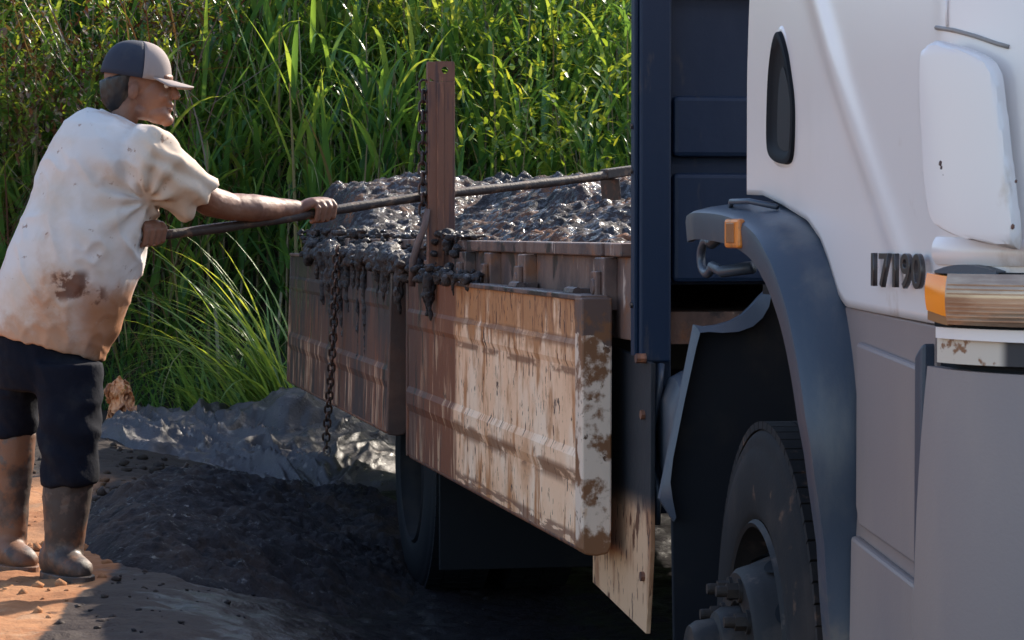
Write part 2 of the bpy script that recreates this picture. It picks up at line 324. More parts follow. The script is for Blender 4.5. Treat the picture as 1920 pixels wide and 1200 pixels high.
M['cappale'] = grunge('sunlit_cap_front', (.27, .21, .19), [dict(c=(.22, .17, .15), s=8, lo=.5, hi=.7)], rough=.85)  # sunlight on the front put into the cloth colour
M['hair'] = grunge('black_hair', (.012, .010, .010), [], rough=.5)
M['eyew'] = grunge('eye_white', (.6, .55, .5), [], rough=.3)
M['pole'] = grunge('muddy_pole_wood', (.045, .030, .026), [dict(c=(.13, .075, .05), s=(20, 20, 20), lo=.5, hi=.62), dict(c=(.03, .02, .02), s=35, lo=.58, hi=.66)], rough=.6, spec=.3, bump=[(60, .002, 4)])
M['tarp'] = grunge('muddy_grey_tarp', (.060, .052, .056), [dict(c=(.04, .034, .036), s=3.5, lo=.46, hi=.58, r=.5), dict(c=(.20, .17, .155), s=9, lo=.58, hi=.7), dict(c=(.05, .042, .044), s=24, lo=.6, hi=.66, r=.22)], rough=.66, bump=[(14, .012, 5), (60, .003, 4)])
M['orangecloth'] = grunge('faded_orange_sheet', (.62, .27, .12), [dict(c=(.3, .12, .06), s=12, lo=.5, hi=.62)], rough=.6)
M['twig'] = grunge('pale_twig', (.3, .22, .16), [], rough=.7)
M['strap'] = grunge('pale_strap', (.5, .46, .42), [], rough=.5)
M['bank'] = grunge('dark_bank_soil', (.03, .032, .018), [dict(c=(.05, .03, .02), s=4, lo=.5, hi=.6)], rough=.9, bump=[(12, .03, 5)])
M['grass'] = leafmat('grass_green', (.034, .10, .045), (.105, .225, .058), (.28, .36, .09), rough=.28, trans=.5)
M['tuss'] = leafmat('tussock_green', (.10, .19, .05), (.16, .27, .06), (.26, .36, .09))
M['herb'] = leafmat('herb_green', (.07, .15, .03), (.12, .21, .035), (.21, .27, .05), trans=.5)
M['redstem'] = leafmat('reddish_weed', (.06, .025, .018), (.10, .05, .03), (.16, .13, .06), trans=.12)
M['stem'] = leafmat('cane_stem', (.10, .08, .04), (.16, .13, .06), (.22, .20, .09), trans=.1)
# ------------------------------------------------------------- the ground and the bank
def zground(X, Y):
    lx, ly = (X-OX)*fx.x+(Y-OY)*fx.y, (X-OX)*iy.x+(Y-OY)*iy.y
    z = .29*sm(-ly, .0, 1.15) + .10*sm(-lx, 4, 9)*(1-sm(-ly, .0, 1.15)) + .12*sm(Y, 9, 13.5)*sm(X, 1.5, .5)
    z = z + .014*fbm(X*3, Y*3) + .007*fbm(X*11, Y*11) + .012*fbm(X*.9, Y*.9)
    bk = np.clip(Y-15.15-.35*fbm(X*.8, Y*.3+9), 0, None)
    return z + np.minimum(bk*.85, 3.2+.04*bk) + .10*fbm(X*2, Y*2, 3)*sm(bk, 0, 1.)
def spaced(lo, a, b, hi, step, k):
    mid = np.arange(a, b, step); t = np.linspace(0, 1, k+1)[1:]
    return np.concatenate([(a-(a-lo)*t**3)[::-1], mid, b+(hi-b)*t**3])
gx = spaced(-400, -2.6, 1.6, 400, .02, 50); gy = spaced(-400, 6.6, 15, 600, .025, 60)
GX, GY = np.meshgrid(gx, gy); GZ = zground(GX, GY)
# footprints and small ruts near the worker
GZ = GZ + .012*lumps(GX*9, GY*9, 3)*sm(GX, -3, -1.5)*(1-sm(GX, 1, 2))*(np.abs(GY-9) < 5)
g = gridmesh('ground', GX, GY, GZ, M['soil']); g['kind'] = 'structure'
g.data.materials.append(M['bank'])
pc = np.empty(len(g.data.polygons)*3); g.data.polygons.foreach_get('center', pc); pc = pc.reshape(-1, 3)
g.data.polygons.foreach_set('material_index', (pc[:, 1]-15.0-.3*vnoise(pc[:, 0]*2, pc[:, 1]*2) > 0).astype(np.int32))
def gz(x, y): return float(zground(np.array([x]), np.array([y]))[0])
# small orange clods at the edge of the mud, behind and beside the boots
def pebbles(name, n, xr, yr, smin, smax, mat, label, cat, sink=.3):
    V, Fc = [], []; base = bmesh.new(); bmesh.ops.create_icosphere(base, subdivisions=1, radius=1)
    bv = np.array([v.co for v in base.verts]); bf = np.array([[v.index for v in f.verts] for f in base.faces]); base.free()
    X = rng.uniform(*xr, n); Y = rng.uniform(*yr, n); Z = zground(X, Y); s = smin+(smax-smin)*rng.random(n)**3
    for i in range(n):
        q = bv*(1+.5*rng.uniform(-1, 1, bv.shape))*s[i]*np.array([1, 1, .75]); V.append(q+[X[i], Y[i], Z[i]+s[i]*(.6-sink)]); Fc.append(bf+i*len(bv))
    o = fastmesh(name, np.concatenate(V), np.concatenate(Fc), mat, smooth=False); tag(o, label, cat, kind='stuff'); return o
pebbles('soil_clods', 900, (-2.4, -1.1), (7.0, 13.2), .004, .022, M['soil'], 'loose orange soil crumbs scattered over the sunlit dirt round the boots', 'soil')
pebbles('soil_clods', 90, (-1.75, -1.45), (9.0, 12.2), .008, .030, M['soil'], 'pale orange clods heaped behind the boots at the edge of the mud', 'soil', .1)
pebbles('mud_crumbs', 500, (-1.3, -.1), (7.0, 12.5), 0.003, .012, M['mud'], 'small dark crumbs of mud strewn beside the truck', 'mud')
# ------------------------------------------------------------- mud pile on the ground
x = np.arange(-1.75, .12, .008); y = np.arange(8.2, 13.2, .016); X, Y = np.meshgrid(x, y)
cx = -1.02+.12*(Y-10)*.3; e = 1-((X-cx)/(.66+.12*fbm(X*2, Y)))**2-((Y-10.7)/2.1)**2
h = .13*np.clip(e, 0, 1)**.6*(1+.6*fbm(X*2.2, Y*2.0)) - .03 + .035*np.clip(e, -1, 1)
h = h + sm(e, -.1, .3)*(.024*lumps(X*10+2*fbm(X*4, Y*3), Y*7, 1)*sm(fbm(X*3, Y*2, 8), -.1, .2)+.011*lumps(X*26, Y*18, 2)+.03*fbm(X*9, Y*6, 2, 4)+.008*fbm(X*40, Y*26, 1, 2))
o = gridmesh('mud_pile', X, Y, zground(X, Y)+np.where(e > -.35, h, -.06), M['mud'], mask=(e > -.3))
tag(o, 'low heap of dark wet mud spread on the ground between the boots and the truck', 'mud heap')
# ------------------------------------------------------------- crumpled tarpaulin
x = np.arange(0, 1, .0045); y = np.arange(0, 1, .006); U, V = np.meshgrid(x, y)
X = -2.12+U*1.74+.05*fbm(V*3, U*3); Y = 12.3+V*2.7
wx = U*3.4+1.1*fbm(U*2.2, V*2.2, 2); wy = V*3.0+1.1*fbm(U*2.2, V*2.2, 7)
def ridge(x_, y_, z_, p_, o_=2): return (1-np.abs(fbm(x_, y_, z_, o_))*1.6).clip(0, 1)**p_
rid = ridge(wx, wy*.8, 4, 3); rid2 = ridge(wx*2.1+wy*.8, wy*1.6, 8, 3); rid3 = ridge(wx*4.6, wy*4, 1, 3)
env = np.clip(np.sin(np.pi*np.clip(U*1.02, 0, 1)), 0, 1)**.5*np.clip(np.sin(np.pi*np.clip(V, 0, 1)), 0, 1)**.45
prof = .13+.13*sm(U, .25, .72)
h = env*(prof*1.25*(.35+.65*sm(V, .0, .55))+.10*rid+.075*rid2+.036*rid3+.02*fbm(U*9, V*9, 5))-.05
o = gridmesh('tarpaulin', X, Y, zground(X, np.minimum(Y, 14.9))+h, M['tarp'])
tag(o, 'crumpled grey tarpaulin caked in mud lying at the foot of the grass', 'tarpaulin')
# ============================================================= TRUCK (local: x forward, y inward, z up)
truck = empty('truck', 'flatbed truck with white cab, dark blue headboard and rust streaked drop sides', 'truck', (OX, OY, 0), math.atan2(fx.y, fx.x))
W = 2.34
# ---- chassis
bm = BM(); box(bm, -7.9, 1.0, .72, .80, .82, 1.02); box(bm, -7.9, 1.0, 1.54, 1.62, .82, 1.02)
for xx in np.arange(-7.8, .8, 1.1): box(bm, xx, xx+.08, .79, 1.55, .86, .98)
box(bm, -4.98, -4.82, .3, 2.0, .42, .58); box(bm, -.07, .07, .3, 2.0, .42, .56)
chassis = obj('chassis', bm, M['frame'], truck, bevel=.005)
# ---- wheels
def wheel(cx, cz, yout, steer=0., dual=False, side=1):
    RB, RM = (M['black'], M['liner']) if dual else (M['rubber'], M['rim'])  # rear wheels in near-black copies, painting the shade under the bed
    e = bpy.data.objects.new('wheel', None); C.objects.link(e); e.parent = truck; e.location = (cx, yout, cz); e.rotation_euler = (0, 0, steer + (math.pi if side < 0 else 0))
    wd = .27
    for k in range(2 if dual else 1):
        o0 = k*.32
        bm = BM()
        prof = [(.292, .03), (.300, .012), (.318, .004), (.36, .0), (.41, .002), (.445, .010), (.455, .016), (.468, .014), (.484, .024), (.494, .040), (.5, .06)]
        prof = prof + [(r, wd-a) for r, a in prof[::-1]]
        lathe(bm, [(r, a+o0) for r, a in prof], 96)
        t = obj('tyre', bm, RB, e, smooth=True, auto=50)
        # tread blocks
        bm = BM()
        for i in range(72):
            a = 2*math.pi*i/72
            for (ya, yb, sk_) in ((.022, .078, .010), (.083, .137, -.008), (.142, .195, .008), (.200, .25, -.010)):
                Mx = Matrix.Rotation(a+sk_, 4, 'Y')
                box(bm, .488, .5045, ya+o0, yb+o0, -.0195, .0195, Mx)
        tr = obj('tread', bm, RB, e)
        bm = BM()
        lathe(bm, [(.300, .010+o0), (.292, .0+o0), (.284, .004+o0), (.280, .03+o0), (.268, .05+o0), (.262, .09+o0), (.262, .2+o0), (.285, .24+o0), (.296, .262+o0), (.29, .2+o0)], 72)
        rim = obj('rim', bm, RM, e, smooth=True, auto=40)
    # disc: bulges outward at the front axle, dished at the rear; ten hand holes
    dirn = 1 if dual else -1
    bm = BM(); y0 = .11
    fl = (-.035 if not dual else .16)       # face of the bolt flange
    ri, ro = .262, .205
    prof = [(.262, y0+.03), (.255, y0-.005), (.238, y0-.03), (.206, fl+.035 if not dual else fl-.02), (.198, fl+.008), (.188, fl), (.13, fl), (.125, fl+.01), (.118, fl+.03)]
    n = 100; rings = lathe(bm, prof, n)
    # open the hand holes in the sloping band
    obj('rim_disc', bm, RM, e, smooth=True, auto=35)
    bm = BM()
    for i in range(10):
        a = 2*math.pi*(i+.5)/10+.31; c = Vector((math.cos(a)*.2255, 0, math.sin(a)*.2255)); yy = .046 if not dual else y0+.01
        t_ = Vector((-math.sin(a), 0, math.cos(a))); r_ = Vector((math.cos(a), -.0, math.sin(a)))
        slope = Vector((math.cos(a)*.030, (y0-.03-(fl+.035)), math.sin(a)*.030)).normalized() if not dual else r_
        vs = []
        for k in range(16):
            b = 2*math.pi*k/16; vs.append(c+Vector((0, yy-.010, 0))+t_*math.cos(b)*.031+slope*math.sin(b)*.030)
        v1 = [bm.verts.new(v) for v in vs]; v2 = [bm.verts.new(v+Vector((0, .02, 0))) for v in vs]
        bm.faces.new(v1)
        for k in range(16): bm.faces.new((v1[k], v2[k], v2[(k+1) % 16], v1[(k+1) % 16]))
    obj('hand_hole', bm, M['black'], e)['kind'] = 'stuff'
    hub = BM(); lathe(hub, [(.122, fl+.04), (.118, fl-.03), (.108, fl-.045), (.095, fl-.05), (.09, fl-.085), (.080, fl-.10), (.055, fl-.105), (.0005, fl-.107)], 48)
    obj('hub', hub, RM, e, smooth=True, auto=35)
    bmn = BM(); 
    prof = [(.0005, -.052), (.011, -.052), (.012, -.046), (.012, -.030), (.0175, -.028), (.0185, -.006), (.024, -.004), (.024, .002)]
    rr = lathe(bmn, prof[:4], 16); 
    lathe(bmn, [(.018, -.030), (.0185, -.006)], 6); lathe(bmn, [(.0005, -.030), (.018, -.030)], 6); lathe(bmn, [(.0005, -.007), (.025, -.007), (.025, .002)], 20)
    nut0 = None
    for i in range(10):
        a = 2*math.pi*i/10+.08
        if nut0 is None: nut0 = obj('wheel_nut', bmn, RM, e); nn_ = nut0
        else:
            nn_ = nut0.copy(); C.objects.link(nn_); nn_.parent = e
        nn_.location = (math.cos(a)*.1605, fl, math.sin(a)*.1605); nn_.rotation_euler = (0, -a, 0)
    return e
wheel(.012, .5, .005, R(-4.2))
wheel(.012, .5, W-.005, R(-4.2), side=-1)
wheel(-4.9, .49, .03, 0, True); wheel(-4.9, .49, W-.03, 0, True, side=-1)
# ---- front fender with its lip, swept along the wheel arch
fo = [(-.24, 1.440), (-.15, 1.447), (-.036, 1.447), (.165, 1.442), (.321, 1.424), (.42, 1.402), (.49, 1.368), (.545, 1.325), (.60, 1.262), (.645, 1.18), (.685, 1.06), (.692, .95), (.668, .83), (.655, .682), (.658, .60), (.668, .42)]
fo = [fo[0]]+[tuple(Vector(a).lerp(Vector(b), t)) for a, b in zip(fo, fo[1:]) for t in (.33, .66, 1.)]
P2 = [Vector(p) for p in fo]
for _ in range(3): P2 = [P2[0]]+[(a+b*2+c)/4 for a, b, c in zip(P2, P2[1:], P2[2:])]+[P2[-1]]
def protr(p):            # how far the fender stands out of the cab side
    if p.x > .5: return float(np.interp(p.y, [.4, .6, .83, .95, 1.06, 1.25, 1.35], [.018, .028, .050, .074, .090, .102, .110]))
    return float(np.interp(p.x, [-.36, -.2, 0, .45], [.055, .085, .105, .112]))
bm = BM(); rows = []
for i, p in enumerate(P2):
    t = (P2[min(i+1, len(P2)-1)]-P2[max(i-1, 0)]).normalized(); nrm = Vector((-t.y, t.x))
    if nrm.y < 0 and t.y > -.5: nrm = -nrm
    nrm = Vector((abs(nrm.x), abs(nrm.y))) if p.x > -.1 else Vector((0, 1)); pr = protr(p); lip = .062
    sec = [(-.0+.06, .018), (0.012, .016), (-pr*.5, .008), (-pr+.012, .0), (-pr+.002, -.006), (-pr, -.018), (-pr+.004, -lip), (-pr+.016, -lip), (-pr+.014, -.03), (-pr*.5, -.016), (.06, -.012)]
    rows.append([bm.verts.new((p.x+nrm.x*q, y_, p.y+nrm.y*q)) for y_, q in sec])
for a, b in zip(rows, rows[1:]):
    for k in range(len(a)): bm.faces.new((a[k], a[(k+1) % len(a)], b[(k+1) % len(a)], b[k]))
bm.faces.new(rows[0]); bm.faces.new(rows[-1][::-1])
fender = obj('fender', bm, M['plastic'], truck, smooth=True, auto=42)
bm = BM(); box(bm, .215, .315, -.117, -.100, 1.368, 1.426)
mk = obj('side_marker', bm, M['orange'], fender, bevel=.006)
bm = BM(); box(bm, .238, .292, -.1195, -.1165, 1.378, 1.418); obj('marker_lens', bm, grunge('dull_amber_lens', (.28, .10, .03), [], rough=.25), mk, bevel=.002)
bm = BM(); tube(bm, [(.06, -.06, 1.452), (.10, -.07, 1.462), (.2, -.06, 1.462), (.26, -.02, 1.45)], .006, 8); obj('cable_clip', bm, M['plastic'], fender, smooth=True)
# other side
bm = BM(); rows = []
for i, p in enumerate(P2):
    rows.append([bm.verts.new(v) for v in ((p.x, W, p.y+.01), (p.x, W+.1, p.y), (p.x, W+.1, p.y-.06), (p.x, W, p.y-.03))])
for a, b in zip(rows, rows[1:]):
    for k in range(4): bm.faces.new((a[k], a[(k+1) % 4], b[(k+1) % 4], b[k]))
obj('fender', bm, M['plastic'], truck)
# ---- cab shell: plan outline with rounded corners, arch cut out of its lower edge
def plan(off=0., r=.20, x1=1.13):
    pts = [(-.03, -off), (.1, -off)]+[(xx, -off) for xx in np.arange(.16, x1, .014)]
    for a in np.linspace(0, 90, 37): pts.append((x1+math.sin(R(a))*(r+off), r-math.cos(R(a))*(r+off)))
    for t in np.linspace(.1, 1, 8): pts.append((x1+r+off+.05*math.sin(math.pi*t/2), r+(W/2-r)*t))
    return pts
half = plan(); full = half+[(a, W-b) for a, b in half[-2::-1]]
arch_x = [-.03, .1, .24, .419, .50, .545, .575, .60, .64, .8, 1.13]; arch_z = [1.478, 1.475, 1.455, 1.422, 1.385, 1.345, 1.31, 1.28, 1.262, 1.256, 1.246]
levels = np.concatenate([[0], np.linspace(.02, 1, 70)])
bm = BM(); cols = []
TOPZ = 2.05
def crease(x_, z):       # the pressed diagonal fold of the door
    d = (x_-(.44+(1.88-z)*.98))       # distance from the fold line
    return .007*math.exp(-(d/.050)**2)*(1 if z > 1.36 else max(0, (z-1.28)/.08)) + .012*math.sin(math.pi*min(max((z-1.25)/.9, 0), 1))*math.sin(math.pi*min(max(x_/1.1, 0), 1))
for j, (a, b) in enumerate(full):
    zb = float(np.interp(a, arch_x, arch_z)) if (b <= .001 or b >= W-.001) else 1.246
    col = []
    for i, t in enumerate(levels):
        z = zb+(TOPZ-zb)*t; lean = .06*max(0, z-1.7)**1.5
        sgn = 1 if b < W/2 else -1
        yb = b+sgn*lean - (sgn*crease(a, z) if b <= .001 or b >= W-.001 else 0)
        col.append(bm.verts.new((a-lean*.6*(a > 1.1), yb, z)))
    cols.append(col)
for a, b in zip(cols, cols[1:]):
    for i in range(len(levels)-1): bm.faces.new((a[i], b[i], b[i+1], a[i+1]))
a, b = cols[-1], cols[0]
for i in range(len(levels)-1): bm.faces.new((a[i], b[i], b[i+1], a[i+1]))
cab = obj('cab', bm, M['whitepaint'], truck, smooth=True, auto=50)
sd = cab.modifiers.new('thickness', 'SOLIDIFY'); sd.thickness = .02; sd.offset = -1
# roof and pillars above the belt line
top = [(a-.06*(TOPZ-1.7)**1.5*(a > 1.1), b) for a, b in full]
bm = BM()
def ring(sc, z, xo=0):
    return [bm.verts.new((.5+(a-.5)*sc+xo, W/2+(b-W/2)*sc*.985, z)) for a, b in full]
r0, r1, r2, r3 = ring(.99, 2.72, -.08), ring(.97, 2.95, -.1), ring(.9, 3.02, -.12), ring(.3, 3.05, -.1)
for p, q in ((r0, r1), (r1, r2), (r2, r3)):
    for k in range(len(p)): bm.faces.new((p[k], p[(k+1) % len(p)], q[(k+1) % len(p)], q[k]))
bm.faces.new(r3)
obj('cab_roof', bm, M['whitepaint'], truck, smooth=True, auto=50)
bm = BM()
for (px_, py_) in ((0, .03), (0, W-.03), (1.16, .07), (1.16, W-.07)):
    tube(bm, [(px_, py_, 2.03), (px_-.07*(px_ > .5), py_+(.03 if py_ < 1 else -.03), 2.75)], .05, 8)
box(bm, -.03, .0, .03, W-.03, 2.0, 2.8)
obj('pillar', bm, M['whitepaint'], truck)
bm = BM(); ga = [(a, b) for a, b in full]
lo = [bm.verts.new((.5+(a-.5)*.96, W/2+(b-W/2)*.955, 2.04)) for a, b in ga]; hi = [bm.verts.new((.5+(a-.5)*.93-.07, W/2+(b-W/2)*.93, 2.74)) for a, b in ga]
for k in range(len(lo)): bm.faces.new((lo[k], lo[(k+1) % len(lo)], hi[(k+1) % len(lo)], hi[k]))
obj('cab_glass', bm, M['glass'], truck, smooth=True)
bm = BM(); prism(bm, [(a*.97, W/2+(b-W/2)*.97) for a, b in full], 1.27, 1.29, 'z'); obj('cab_floor', bm, M['black'], truck)
# ---- surface finder on a plan outline pushed out by off
def hit(px, py, off=0., ext=0.):
    prof = plan(off); d = ray(px, py); ex, ey = w2l(0, 0); q = w2l(d.x, d.y); dx, dy = q[0]-ex, q[1]-ey
    best = None; s = 0
    for (ax, ay), (bx, by) in zip(prof, prof[1:]):
        ux, uy = bx-ax, by-ay; L = math.hypot(ux, uy); det = dx*(-uy)+ux*dy
        if abs(det) > 1e-12:
            rx, ry = ax-ex, ay-ey; t = (rx*(-uy)+ux*ry)/det; v = (dx*ry-dy*rx)/det
            if -1e-6 <= v <= 1+1e-6 and t > 0 and (best is None or t < best[0]): best = (t, s+v*L)
        s += L
    t, s = best; return s, CAMH+d.z*t
def hits(px, py, off):
    """arc length on the cab skin of the point seen at a pixel on a surface pushed out by off"""
    prof = plan(off); s, z = hit(px, py, off); acc = 0; P = None
    for (ax, ay), (bx, by) in zip(prof, prof[1:]):
        L = math.hypot(bx-ax, by-ay)
        if acc+L >= s-1e-9: P = Vector((ax+(bx-ax)*(s-acc)/L, ay+(by-ay)*(s-acc)/L, 0)); break
        acc += L
    return (min(np.linspace(.8, 2.2, 700), key=lambda q: (on_plan(q, off)-P).length_squared), z)
def on_plan(s, off):
    """point at arc length s (measured on the cab skin) pushed out by off, and the outward normal"""
    prof = plan(0.); acc = 0
    for (ax, ay), (bx, by) in zip(prof, prof[1:]):
        L = math.hypot(bx-ax, by-ay)
        if acc+L >= s or (bx, by) == prof[-1]:
            t = (s-acc)/L; n_ = Vector((by-ay, -(bx-ax), 0)).normalized(); return Vector((ax+(bx-ax)*t, ay+(by-ay)*t, 0))+n_*off
        acc += L
def shell(name, outline, off, thick, mat, parent, dome=.0, n=14, bev=.004, front=None):
    """solid pad on the curved corner: outline in (s, z), filled as rows between left and right edges"""
    zs = [p[1] for p in outline]; z0, z1 = min(zs), max(zs); bm = BM(); F_, B_ = [], []; LR = []
    eps = (z1-z0)*.001
    for i in range(n+1):
        z = z0+eps+(z1-z0-2*eps)*i/n; xs = []
        for (a, b), (c, d) in zip(outline, outline[1:]+outline[:1]):
            if (b-z)*(d-z) <= 0 and b != d: xs.append(a+(c-a)*(z-b)/(d-b))
        LR.append((min(xs), max(xs), z))
    for _ in range(4): LR = [LR[0]]+[((a[0]+2*b[0]+c[0])/4, (a[1]+2*b[1]+c[1])/4, b[2]) for a, b, c in zip(LR, LR[1:], LR[2:])]+[LR[-1]]
    for i, (l, r, z) in enumerate(LR):
        fr, br = [], []
        for k in range(n+1):
            u = k/n; s = l+(r-l)*u; e = (1-(2*u-1)**4)*(1-(2*i/n-1)**4)
            p = on_plan(s, off+thick*.25+(thick*.75)*min(1, e*5)+dome*e); q = on_plan(s, off-.004)
            fr.append(bm.verts.new((p.x, p.y, z))); br.append(bm.verts.new((q.x, q.y, z)))
        F_.append(fr); B_.append(br)
    for i in range(n):
        for k in range(n):
            bm.faces.new((F_[i][k], F_[i][k+1], F_[i+1][k+1], F_[i+1][k])); bm.faces.new((B_[i][k], B_[i+1][k], B_[i+1][k+1], B_[i][k+1]))
    for i in range(n):
        bm.faces.new((F_[i][0], F_[i+1][0], B_[i+1][0], B_[i][0])); bm.faces.new((F_[i][n], B_[i][n], B_[i+1][n], F_[i+1][n]))
    for k in range(n):
        bm.faces.new((F_[0][k], B_[0][k], B_[0][k+1], F_[0][k+1])); bm.faces.new((F_[n][k], F_[n][k+1], B_[n][k+1], B_[n][k]))
    return obj(name, bm, mat, parent, smooth=True, auto=50)
o_ = [hits(x, y, .045) for x, y in [(1737, 82), (1752, 76), (1790, 80), (1835, 97), (1858, 108), (1872, 135), (1884, 210), (1897, 320), (1908, 400), (1914, 455), (1908, 468), (1870, 466), (1820, 452), (1782, 438), (1760, 425), (1748, 395), (1742, 330), (1737, 240), (1733, 150)]]
o_ = [(s*1.0, z) for s, z in o_]
dfl = shell('air_deflector', o_, .034, .028, M['whitepaint'], truck, dome=.002, n=40)
bm = BM()
for px_, py_, r_ in ((1761, 306, .0035), (1763, 314, .0028), (1766, 328, .0016), (1905, 340, .002), (1898, 425, .003)):
    q_, z_ = hits(px_, py_, .066); p_ = on_plan(q_, .0625); bmesh.ops.create_icosphere(bm, subdivisions=1, radius=1, matrix=Matrix.Translation((p_.x, p_.y, z_)) @ Matrix.Diagonal((r_*1.2, r_*1.2, r_*1.7, 1)))
obj('paint_chip', bm, M['rust'], dfl)['kind'] = 'stuff'
o_ = [hit(x, y, 0.) for x, y in [(1790, 110), (1850, 120), (1850, 430), (1790, 420)]]
shell('deflector_bracket', o_, .0, .02, M['black'], dfl, n=6)
# door handle: recess with frame and grip
hp = [loc(x, y, 0) for x, y in [(1470, 62), (1477, 72), (1486, 105), (1494, 150), (1499, 190), (1499, 240), (1496, 290), (1488, 304), (1470, 301), (1456, 290), (1451, 268), (1452, 200), (1455, 130), (1462, 80)]]
for _ in range(3): hp = [q for a, b in zip(hp, hp[1:]+hp[:1]) for q in ((a[0]*.75+b[0]*.25, a[1]*.75+b[1]*.25), (a[0]*.25+b[0]*.75, a[1]*.25+b[1]*.75))]
hc = Vector((sum(p[0] for p in hp)/len(hp), sum(p[1] for p in hp)/len(hp)))
bm = BM()
def hring(sc, y_, sh=(0, 0)): return [bm.verts.new((hc.x+sh[0]+(a-hc.x)*sc, y_, hc.y+sh[1]+(b-hc.y)*sc)) for a, b in hp]
hr = [hring(1.06, -.003), hring(1.04, -.016), hring(.96, -.018), hring(.86, -.012), hring(.80, -.009)]
for p, q in zip(hr, hr[1:]):
    for k in range(len(p)): bm.faces.new((p[k], p[(k+1) % len(p)], q[(k+1) % len(p)], q[k]))
bm.faces.new(hr[-1])
handle = obj('door_handle', bm, M['black'], cab, smooth=True, auto=40)
bm = BM(); prism(bm, [(hc.x+.02+(a-hc.x)*.55, hc.y-.02+(b-hc.y)*.66) for a, b in hp], -.0115, -.0105); obj('handle_recess', bm, grunge('recess_black', (.003, .003, .006), [], rough=.7), handle)
# pale rim pressed in the skin round the handle
bm = BM(); hr = [hring(1.16, .004), hring(1.13, -.006), hring(1.06, -.0085), hring(1.0, -.004)]
for p, q in zip(hr, hr[1:]):
    for k in range(len(p)): bm.faces.new((p[k], p[(k+1) % len(p)], q[(k+1) % len(p)], q[k]))
obj('handle_surround', bm, M['whitepaint'], cab, smooth=True)
# door seams at the front pillar
def seam(pts, wd=.004, name='door_seam', mat=None, off=.0015):
    bm = BM(); q = [hit(x, y, 0) for x, y in pts]; V = []
    for s, z in q:
        p = on_plan(s, off); V.append(Vector((p.x, p.y, z)))
    tube(bm, V, wd, 6); return obj(name, bm, mat or M['black'], cab, smooth=True)
seam([(1777, -40), (1776, 20), (1777, 50)], .0022, mat=M['whitepaint'])
seam([(1757, 52), (1790, 57), (1830, 68), (1870, 82), (1892, 88)], .004, mat=grunge('grimy_seam', (.28, .24, .22), [], rough=.6))
# badge
cv = bpy.data.curves.new('badge', 'FONT'); cv.body = '17190'; cv.size = .080; cv.extrude = .0035; cv.offset = .0006; cv.bevel_depth = .0008; cv.space_character = 1.12
tmp = bpy.data.objects.new('badge_tmp', cv); C.objects.link(tmp); dg = bpy.context.evaluated_depsgraph_get(); dg.update()
bme = bpy.data.meshes.new_from_object(tmp.evaluated_get(dg)); bpy.data.objects.remove(tmp)
badge = link('badge', bme, M['chrome'], cab); badge.location = (.825, -.017, 1.306); badge.rotation_euler = (math.pi/2, 0, 0)
bx0 = min(v.co.x for v in bme.vertices); bx1 = max(v.co.x for v in bme.vertices); badge.scale = (.262/(bx1-bx0), 1.02, 1)
# ---- lamp unit wrapped round the corner
def band(name, s0, s1, zf0, zf1, off0, off1, mat, parent, n=16, bulge=.0, m=6):
    """solid band between arc lengths, lower and upper edges given as functions of t"""
    bm = BM(); Fr, Bk = [], []
    for k in range(n+1):
        t = k/n; s = s0+(s1-s0)*t; a, b = zf0(t), zf1(t); f_, g_ = [], []
        for i in range(m+1):
            v = i/m; z = a+(b-a)*v; p = on_plan(s, off1+bulge*(1-(2*v-1)**2)); q = on_plan(s, off0)
            f_.append(bm.verts.new((p.x, p.y, z))); g_.append(bm.verts.new((q.x, q.y, z)))
        Fr.append(f_); Bk.append(g_)
    for k in range(n):
        for i in range(m):
            bm.faces.new((Fr[k][i], Fr[k+1][i], Fr[k+1][i+1], Fr[k][i+1])); bm.faces.new((Bk[k][i], Bk[k][i+1], Bk[k+1][i+1], Bk[k+1][i]))
        bm.faces.new((Fr[k][0], Bk[k][0], Bk[k+1][0], Fr[k+1][0])); bm.faces.new((Fr[k][m], Fr[k+1][m], Bk[k+1][m], Bk[k][m]))
    for k in (0, n):
        for i in range(m): bm.faces.new((Fr[k][i], Fr[k][i+1], Bk[k][i+1], Bk[k][i]))
    return obj(name, bm, mat, parent, smooth=True, auto=40)
def S_(px, off=.0): return hits(px, 560, off)[0]
s_a, s_b, s_c, s_d = S_(1737, .045), S_(1778, .045), S_(1866, .045), S_(1919, .045)+.35
lin = lambda a, b: (lambda t: a+(b-a)*t)
lamp = band('headlamp', s_a, s_d, lin(1.245, 1.238), lin(1.335, 1.332), .0, .03, M['black'], truck, n=30)
lens1 = band('indicator_lens', s_a+.001, s_b-.001, lin(1.272, 1.262), lin(1.333, 1.328), .030, .046, grunge('bright_amber_lens', (1.0, .27, .012), [dict(c=(1, .42, .04), s=(30, 30, 30), lo=.52, hi=.7)], rough=.18, coat=.6), lamp, n=8, bulge=.004)
band('indicator_lens', s_a+.001, s_b-.001, lin(1.256, 1.248), lin(1.2715, 1.2615), .030, .044, grunge('dull_brown_lens', (.30, .14, .06), [], rough=.2), lamp, n=8)
band('lamp_lens', s_b, s_d, lin(1.250, 1.240), lin(1.3325, 1.3305), .0301, .046, grunge('warm_clear_lens', (.40, .27, .18), [dict(c=(.26, .15, .095), s=(6, 6, 22), lo=.42, hi=.62, grads=[('x', 1.29, 1.2, .14)]), dict(c=(.50, .36, .25), s=(4, 4, 60), lo=.5, hi=.7)], rough=.12, coat=.7, metal=.25), lamp, n=26, bulge=.006)
